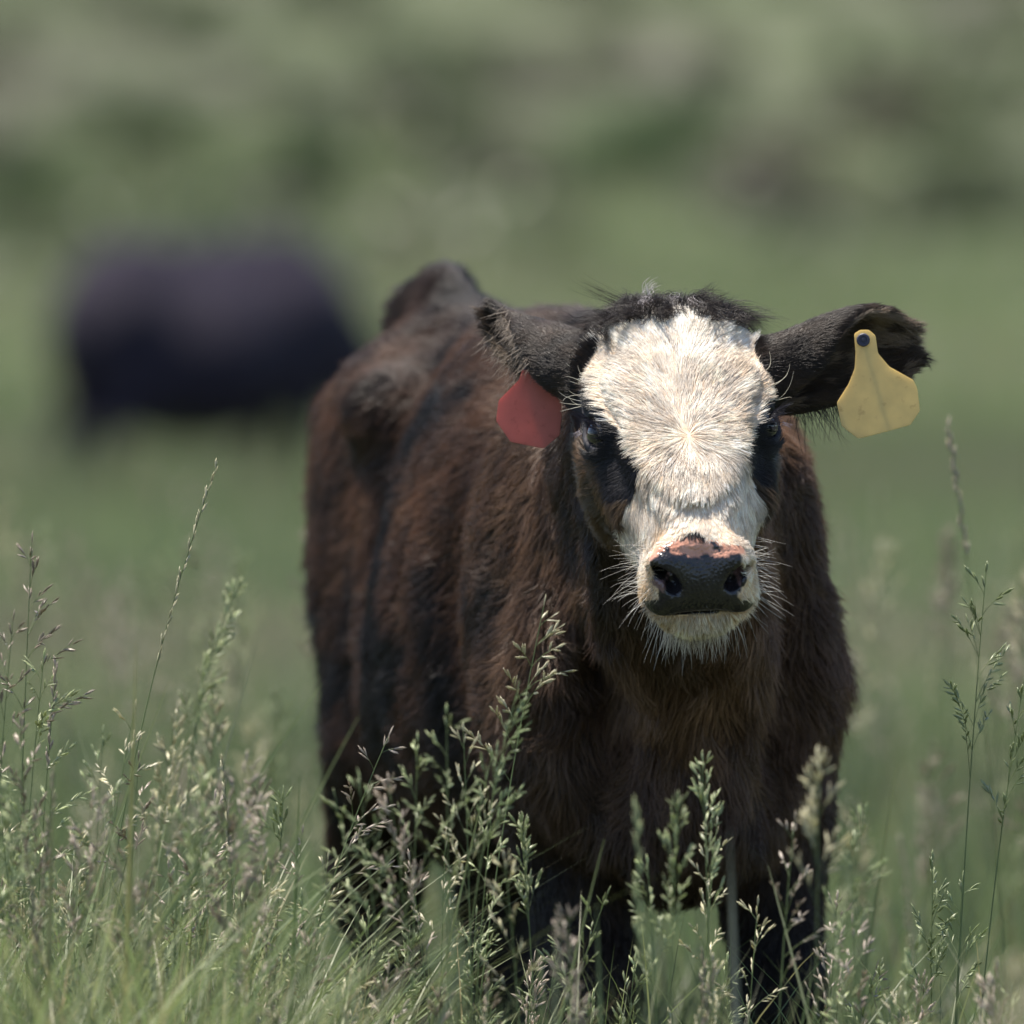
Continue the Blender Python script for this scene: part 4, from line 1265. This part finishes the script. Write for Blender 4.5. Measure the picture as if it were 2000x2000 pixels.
def stalk_label(tp, stl, tone):
    a_ = ['light green', 'pale straw', 'brownish', 'purplish', 'dark green'][tone]
    b_ = {'open': 'airy open', 'loose': 'loose sparse', 'dense': 'dense feathery', 'spike': 'narrow'}[stl]
    x_, y_ = tp
    if x_ < 560:
        w1 = 'tall' if y_ < 1400 else ('mid-height' if y_ < 1600 else 'short')
        w2 = 'at the thick tuft\'s outer side' if x_ < 220 else ('amid the thick tuft' if x_ < 400 else 'on the tuft\'s calf side')
    else:
        w1 = 'tall' if y_ < 1560 else ('mid-height' if y_ < 1740 else 'short')
        w2 = ('before the calf\'s hind leg' if x_ < 760 else 'below the calf\'s flank' if x_ < 1000 else 'before the red-tag-side foreleg' if x_ < 1210
              else 'before the gap between forelegs' if x_ < 1440 else 'before the yellow-tag-side foreleg')
    return f'{w1} grass stalk with {a_} {b_} head {w2}'
front = [((1325, 1565), -.75, 1290, .14, 'dense'), ((1400, 1612), -.40, 1350, .14, 'open'), ((1552, 1605), -.65, 1500, .15, 'open'), ((1690, 1590), -.80, 1560, .16, 'loose'),
         ((1185, 1750), -.40, 1010, .14, 'open'), ((1265, 1690), -.62, 1300, .13, 'loose'), ((1480, 1770), -.35, 1440, .12, 'open'), ((1635, 1760), -.40, 1600, .13, 'loose'),
         ((1010, 1350), -.62, 850, .17, 'dense'), ((872, 1395), -.75, 880, .17, 'open'), ((815, 1450), -.65, 800, .18, 'loose'), ((905, 1430), -.50, 930, .16, 'loose'),
         ((760, 1530), -.70, 850, .15, 'dense'), ((700, 1520), -.80, 780, .16, 'loose'), ((655, 1560), -.70, 760, .15, 'open'), ((960, 1590), -.40, 900, .14, 'open'), ((870, 1640), -.35, 850, .14, 'open'),
         ((800, 1680), -.40, 870, .14, 'open'), ((1085, 1870), -.35, 1020, .12, 'open'), ((930, 1790), -.35, 900, .12, 'open'), ((720, 1790), -.35, 700, .12, 'loose'), ((640, 1680), -.30, 560, .14, 'open'),
         ((590, 1630), -.35, 540, .13, 'open'), ((1720, 1890), -.35, 1640, .12, 'open'), ((1420, 1880), -.30, 1370, .11, 'open'), ((1240, 1880), -.35, 1200, .11, 'loose'), ((985, 1680), -.70, 1040, .14, 'loose'), ((1110, 1790), -.95, 1130, .14, 'dense')]
for i, (tp, yy, rx, hl, stl) in enumerate(front):
    hero(tp, yy, rx, hl, stl, stalk_label(tp, stl, [0, 1, 3, 4, 0][i % 5]), G1, seed=40 + i, sag=.03 + .05 * (i % 3), tone=[0, 1, 3, 4, 0][i % 5], sc=.84, leaf=[(.30, .13, (i * 2.1) % 6.28)] if i % 4 == 1 else None)
left = [((262, 1390), -.35, 120, .15, 'open'), ((85, 1290), -.30, 10, .17, 'open'), ((25, 1215), -.40, -40, .18, 'loose'), ((110, 1300), -.25, 40, .10, 'spike'), ((400, 1285), -.70, 300, .14, 'spike'),
        ((345, 1390), -.60, 250, .16, 'dense'), ((100, 1545), -.30, 60, .13, 'open'), ((270, 1490), -.30, 230, .12, 'open'), ((480, 1490), -.80, 400, .14, 'loose'), ((200, 1440), -.55, 160, .16, 'loose'),
        ((350, 1560), -.45, 330, .14, 'open'), ((430, 1640), -.40, 330, .14, 'loose'), ((250, 1620), -.80, 290, .15, 'loose'), ((330, 1700), -.30, 370, .12, 'open'), ((150, 1680), -.35, 100, .12, 'open'), ((520, 1700), -.35, 440, .13, 'loose'),
        ((470, 1755), -.32, 520, .12, 'open'), ((40, 1420), -.55, 60, .16, 'loose'), ((180, 1560), -.70, 120, .15, 'loose'), ((590, 1760), -.40, 620, .12, 'open'), ((420, 1380), .5, 390, .14, 'dense'), ((300, 1850), -.32, 280, .10, 'open')]
for i, (tp, yy, rx, hl, stl) in enumerate(left):
    hero(tp, yy, rx, hl, stl, stalk_label(tp, stl, [1, 0, 2, 3, 4][i % 5]), 'seeding grass stalks in the side tuft', seed=90 + i, sag=.04 + .05 * (i % 3), tone=[1, 0, 2, 3, 4][i % 5], leaf=[(.4, .15, (i * 1.7) % 6.28)] if i % 3 == 0 else None)

# broad single blades
def long_blade(tip_px, root_px, y, wd, col, label, curve=.02, group=None):
    tip = P(*tip_px, y); a_ = P(*root_px, y + .0)
    dv = a_ - tip; gz = float(ground_z(a_[0], y)); k = (tip[2] - gz) / max(1e-6, tip[2] - a_[2])
    root = tip + dv * k if k < 6 else np.array([a_[0], y, gz])
    root[2] = gz
    e = empty('grass_plant', tuple(root)); tag(e, label, 'grass', group)
    link('leaf', blade_mesh(bez(root, (root + tip) / 2 + np.array([0, 0, curve]), tip, 14) - root, wd, np.array(col)), e)
    return e
long_blade((628, 1335), (362, 1745), -.75, .0085, (.26, .30, .12), 'long broad pale blade slanting up towards the calf\'s hind leg', .015)
long_blade((266, 1252), (225, 1400), -.85, .0070, (.36, .33, .12), 'upright yellowish blade with cut tip in the thick tuft', .0)
long_blade((105, 1460), (75, 1560), -.85, .0070, (.22, .22, .10), 'pale blade leaning among the stalks at the tuft\'s outer side', .0)
long_blade((585, 1515), (545, 1690), -.60, .0060, (.15, .20, .07), 'straight green blade beside the bare bent stalk', .0)
long_blade((475, 1755), (410, 1900), -.90, .0080, (.25, .25, .14), 'short pale blade below the long slanting blade', .0)
long_blade((1425, 1620), (1435, 1900), -1.5, .0110, (.20, .20, .15), 'blurred broad pale blade before the calf\'s chest', .0)
long_blade((1090, 1760), (1085, 1950), -1.45, .0100, (.17, .18, .10), 'blurred broad blade before the nearer foreleg', .0)
long_blade((1165, 1765), (1172, 1950), -1.1, .0070, (.15, .19, .09), 'narrow blurred blade beside the broad one before the foreleg', .0)
long_blade((930, 1820), (620, 1960), -1.0, .0080, (.18, .20, .12), 'low pale blade lying across the tangle', .03)
long_blade((560, 1895), (60, 1905), -.45, .0050, (.30, .28, .14), 'dry straw lying nearly level through the thick tuft', .02)

for i, (tp, rp, yy, wd) in enumerate([((700, 1400), (520, 1760), -.9, .0045), ((505, 1245), (420, 1560), .35, .0050), ((330, 1330), (200, 1700), -.6, .0040), ((150, 1420), (260, 1800), -.8, .0045), ((1180, 1640), (1120, 1900), -.7, .0040),
                                      ((1500, 1690), (1560, 1930), -.6, .0040), ((960, 1480), (880, 1850), -.5, .0035), ((60, 1560), (150, 1850), -.5, .0045), ((1750, 1500), (1700, 1850), .5, .0050), ((560, 1640), (640, 1900), -.8, .0045)]):
    long_blade(tp, rp, yy, wd, ((.30, .32, .13), (.36, .36, .20))[i % 2], ['long thin bright blade leaning beside the broad pale one', 'thin blurred blade standing behind the thick tuft', 'thin bright blade leaning through the middle of the thick tuft', 'pale blade leaning away from the calf in the thick tuft', 'thin blade before the red-tag-side foreleg', 'thin pale blade before the yellow-tag-side foreleg', 'very thin blade rising before the calf\'s shoulder', 'short pale blade at the outer foot of the thick tuft', 'blurred blade in the meadow beside the yellow-tag-side shoulder', 'pale blade leaning below the calf\'s hind leg'][i], .02)

# ---- foreground mass: blades and many more stalks as stuff
rg = np.random.default_rng(33)
def px_to_x(px, y): return (px - 1000) * (y - CAM_Y) / FPX
n = 3600
yy = -1.6 + 1.7 * rg.random(n); px = -250 + 2500 * rg.random(n)
dl = sstep(800, 250, px)
keep = rg.random(n) < (.16 + .84 * dl) * np.where((px > 1000), .8, 1)
yy, px, dl = yy[keep], px[keep], dl[keep]
hgt = (.20 + .17 * rg.random(len(px))) + dl * (.04 + .20 * rg.random(len(px)))
fa = blades(px_to_x(px, yy), yy, hgt, .0026 + .0065 * rg.random(len(px)) ** 2, 34, 6, .70, (.25, .28, .2, .12, .09, .06))
x, y, d = wedge(9000, 12.0, 13.8, 1.5, 35)
fb = blades(x, y, .16 + .18 * rg.random(len(x)), .004 + .003 * rg.random(len(x)), 36, 5, .5)
x, y, d = wedge(14000, 3, 10.4, 2.0, 37)
fc = blades(x, y, .12 + .16 * rg.random(len(x)), .005 + .003 * rg.random(len(x)), 38, 3, .5)
m_ = 1500; yy = -1.3 + 1.25 * rg.random(m_); px = -150 + 800 * rg.random(m_) ** 1.1
hh = (.30 + .26 * rg.random(m_)) * (1 - .25 * sstep(350, 700, px))
fe = blades(px_to_x(px, yy), yy, hh, .0018 + .006 * rg.random(m_) ** 2.5, 39, 7, .55, (.22, .33, .25, .08, .08, .04))
m_ = 420; yy = -1.2 + 1.2 * rg.random(m_); px = 600 + 1500 * rg.random(m_)
ff = blades(px_to_x(px, yy), yy, .28 + .18 * rg.random(m_), .002 + .0028 * rg.random(m_), 40, 7, .5, (.15, .28, .3, .1, .1, .07))
for q_ in (fa, fe, ff): q_[2][:] = np.minimum(q_[2] * np.array([1.40, 1.38, 1.25]), .6)
V, F, C = join([fa, fb, fc, fe, ff])
tag(link('foreground_grass', mesh_data('foreground_grass', V, F, M_GRASS, False, C)), 'loose green grass blades round the calf\'s feet and in front of it', 'grass', kind='stuff')

parts_s, parts_h = [], []
def mass(px, y, tip_py, lean, i):
    r2 = np.random.default_rng(5000 + i)
    rx = px_to_x(px + lean, y); root = np.array([rx, y, float(ground_z(rx, y))]); tip = P(px, tip_py, y)
    tb, sp_, tn, _ = stalk_geo(root, tip, .10 + .08 * r2.random(), ['open', 'loose', 'dense', 'spike'][i % 4], r2, .02 + .10 * r2.random())
    parts_s.append(tubes_mesh(tb)); parts_h.append(spike_mesh(sp_, tn, r2))
for i in range(52):
    if i < 26: px = 620 * rg.random() ** 1.2 - 20; ty = 1480 + 450 * rg.random()
    else: px = 560 + 1460 * rg.random(); ty = 1800 + 200 * rg.random()
    mass(px, -.9 + .8 * rg.random(), ty, -120 + 200 * rg.random(), i)
# blurred stalks standing in the meadow behind
for i in range(320):
    dd = 13.4 + 11 * rg.random() ** 1.2; y = dd + CAM_Y; px = -200 + 2400 * rg.random()
    z = .38 + .36 * rg.random() ** 1.3; ty = 690 + (CAM_H - z) * FPX / dd
    mass(px, y, ty, -60 + 120 * rg.random(), 200 + i)
V, F, C = join(parts_s); o1 = empty('grass_seedheads', (0, 0, 0)); tag(o1, 'countless seeding grass stems scattered through the meadow', 'grass', kind='stuff')
tag(link('stems', mesh_data('mass_stems', V, F, M_GRASS, True, C), o1), kind='stuff')
V, F, C = join(parts_h); tag(link('seed_heads', mesh_data('mass_heads', V, F, M_SEED, True, C), o1), kind='stuff')

# ------------------------------------------------------------------ shrubs on the hillside
def shrub(px, py_base, d, rad, h, col, label, seed):
    rg = np.random.default_rng(7000 + seed)
    y = d + CAM_Y; x = (px - 1000) * d / FPX; z = float(ground_z(x, y))
    e = empty('shrub', (x, y, z)); tag(e, label, 'shrub', None)
    tb = []
    for k in range(7):
        a_ = k / 7 * 6.28 + rg.random(); r_ = rad * (.3 + .5 * rg.random())
        tip = np.array([math.cos(a_) * r_, math.sin(a_) * r_, h * (.55 + .35 * rg.random())])
        tb.append(tube(bez(np.zeros(3), tip * np.array([.3, .3, .6]), tip, 7), .03, .008, 5))
    V, F, _ = tubes_mesh(tb); link('branches', mesh_data('branches', V, F, M_BARK), e)
    n = 2600; ce = rg.normal(size=(26, 3)); ce = norm(ce) * (.35 + .6 * rg.random((26, 1))); ce[:, 2] = np.abs(ce[:, 2]) * .9
    c = ce[rg.integers(0, 26, n)] + rg.normal(size=(n, 3)) * .17
    c = c * np.array([rad, rad, h * .8]) + np.array([0, 0, h * .18]); c[:, 2] = np.maximum(c[:, 2], .03)
    a_ = norm(rg.normal(size=(n, 3))); b_ = norm(np.cross(a_, rg.normal(size=(n, 3)))); s = (.05 + .05 * rg.random(n))[:, None]
    V = np.stack([c - a_ * s, c + b_ * s * .45, c + a_ * s, c - b_ * s * .45], 1).reshape(-1, 3)
    F = np.arange(n * 4).reshape(-1, 4)
    cc = np.repeat(np.array(col) * (.6 + .8 * rg.random((n, 1))), 4, 0)
    o = link('leaves', mesh_data('leaves', V, F, M_LEAF, False, cc), e); tag(o, kind='stuff')
    return e
DG = (.036, .074, .016); MG = (.060, .105, .030); GR = (.075, .098, .045); BRN = (.105, .090, .065)
shrub(612, 0, 172, .50, 1.05, (.022, .055, .006), 'small dark green shrub on the bank above the calf\'s tail', 1)
shrub(292, 0, 184, .55, 1.0, DG, 'dark green shrub on the slope above the black cow\'s back', 2)
shrub(1230, 0, 177, .95, 1.5, MG, 'broad bright green shrub on the slope above the calf\'s white forehead', 3)
shrub(40, 0, 168, .65, 1.0, DG, 'low dark shrub on the bank behind the black cow\'s rump', 4)
shrub(1880, 0, 172, .9, 1.2, GR, 'dull green shrub on the slope above the yellow-tagged ear', 5)
shrub(1010, 0, 176, .55, .9, BRN, 'brownish dry shrub beside the broad bright green one', 6)
shrub(1480, 0, 171, .95, 1.0, BRN, 'wide dry brown thicket on the slope between green shrubs', 7)
shrub(900, 0, 186, .6, 1.0, GR, 'grey-green shrub higher up behind the dry brown one', 8)
shrub(1740, 0, 200, .7, 1.0, BRN, 'brown scrub clump high on the hillside above the dull green shrub', 9)

# rough scrub mottling the hillside between them
rg = np.random.default_rng(88); parts = []
for k in range(230):
    d = 138 + 150 * rg.random(); x = (rg.random() * 2 - 1) * d / 24 * 1.6; y = d + CAM_Y
    n = 170; r_ = .35 + .75 * rg.random(); h_ = .35 + .6 * rg.random()
    c = rg.normal(size=(n, 3)) * np.array([r_ * .5, r_ * .5, h_ * .4]); c[:, 2] = np.abs(c[:, 2]) + .05
    c += np.array([x, y, 0]); c[:, 2] += ground_z(c[:, 0], c[:, 1])
    a_ = norm(rg.normal(size=(n, 3))); b_ = norm(np.cross(a_, rg.normal(size=(n, 3)))); q = (.10 + .08 * rg.random(n))[:, None]
    V = np.stack([c - a_ * q, c + b_ * q * .5, c + a_ * q, c - b_ * q * .5], 1).reshape(-1, 3)
    base = np.array([[.060, .088, .036], [.096, .118, .056], [.096, .092, .062], [.075, .100, .044], [.110, .124, .066]])[rg.integers(0, 5)] * .90
    F = np.arange(n * 4).reshape(-1, 4)
    parts.append((V, F, np.repeat(base * (.7 + .6 * rg.random((n, 1))), 4, 0)))
V, F, C = join(parts)
tag(link('hillside_scrub', mesh_data('hillside_scrub', V, F, M_LEAF, False, C)), 'low mottled scrub and weeds covering the far hillside', 'scrub', kind='stuff')
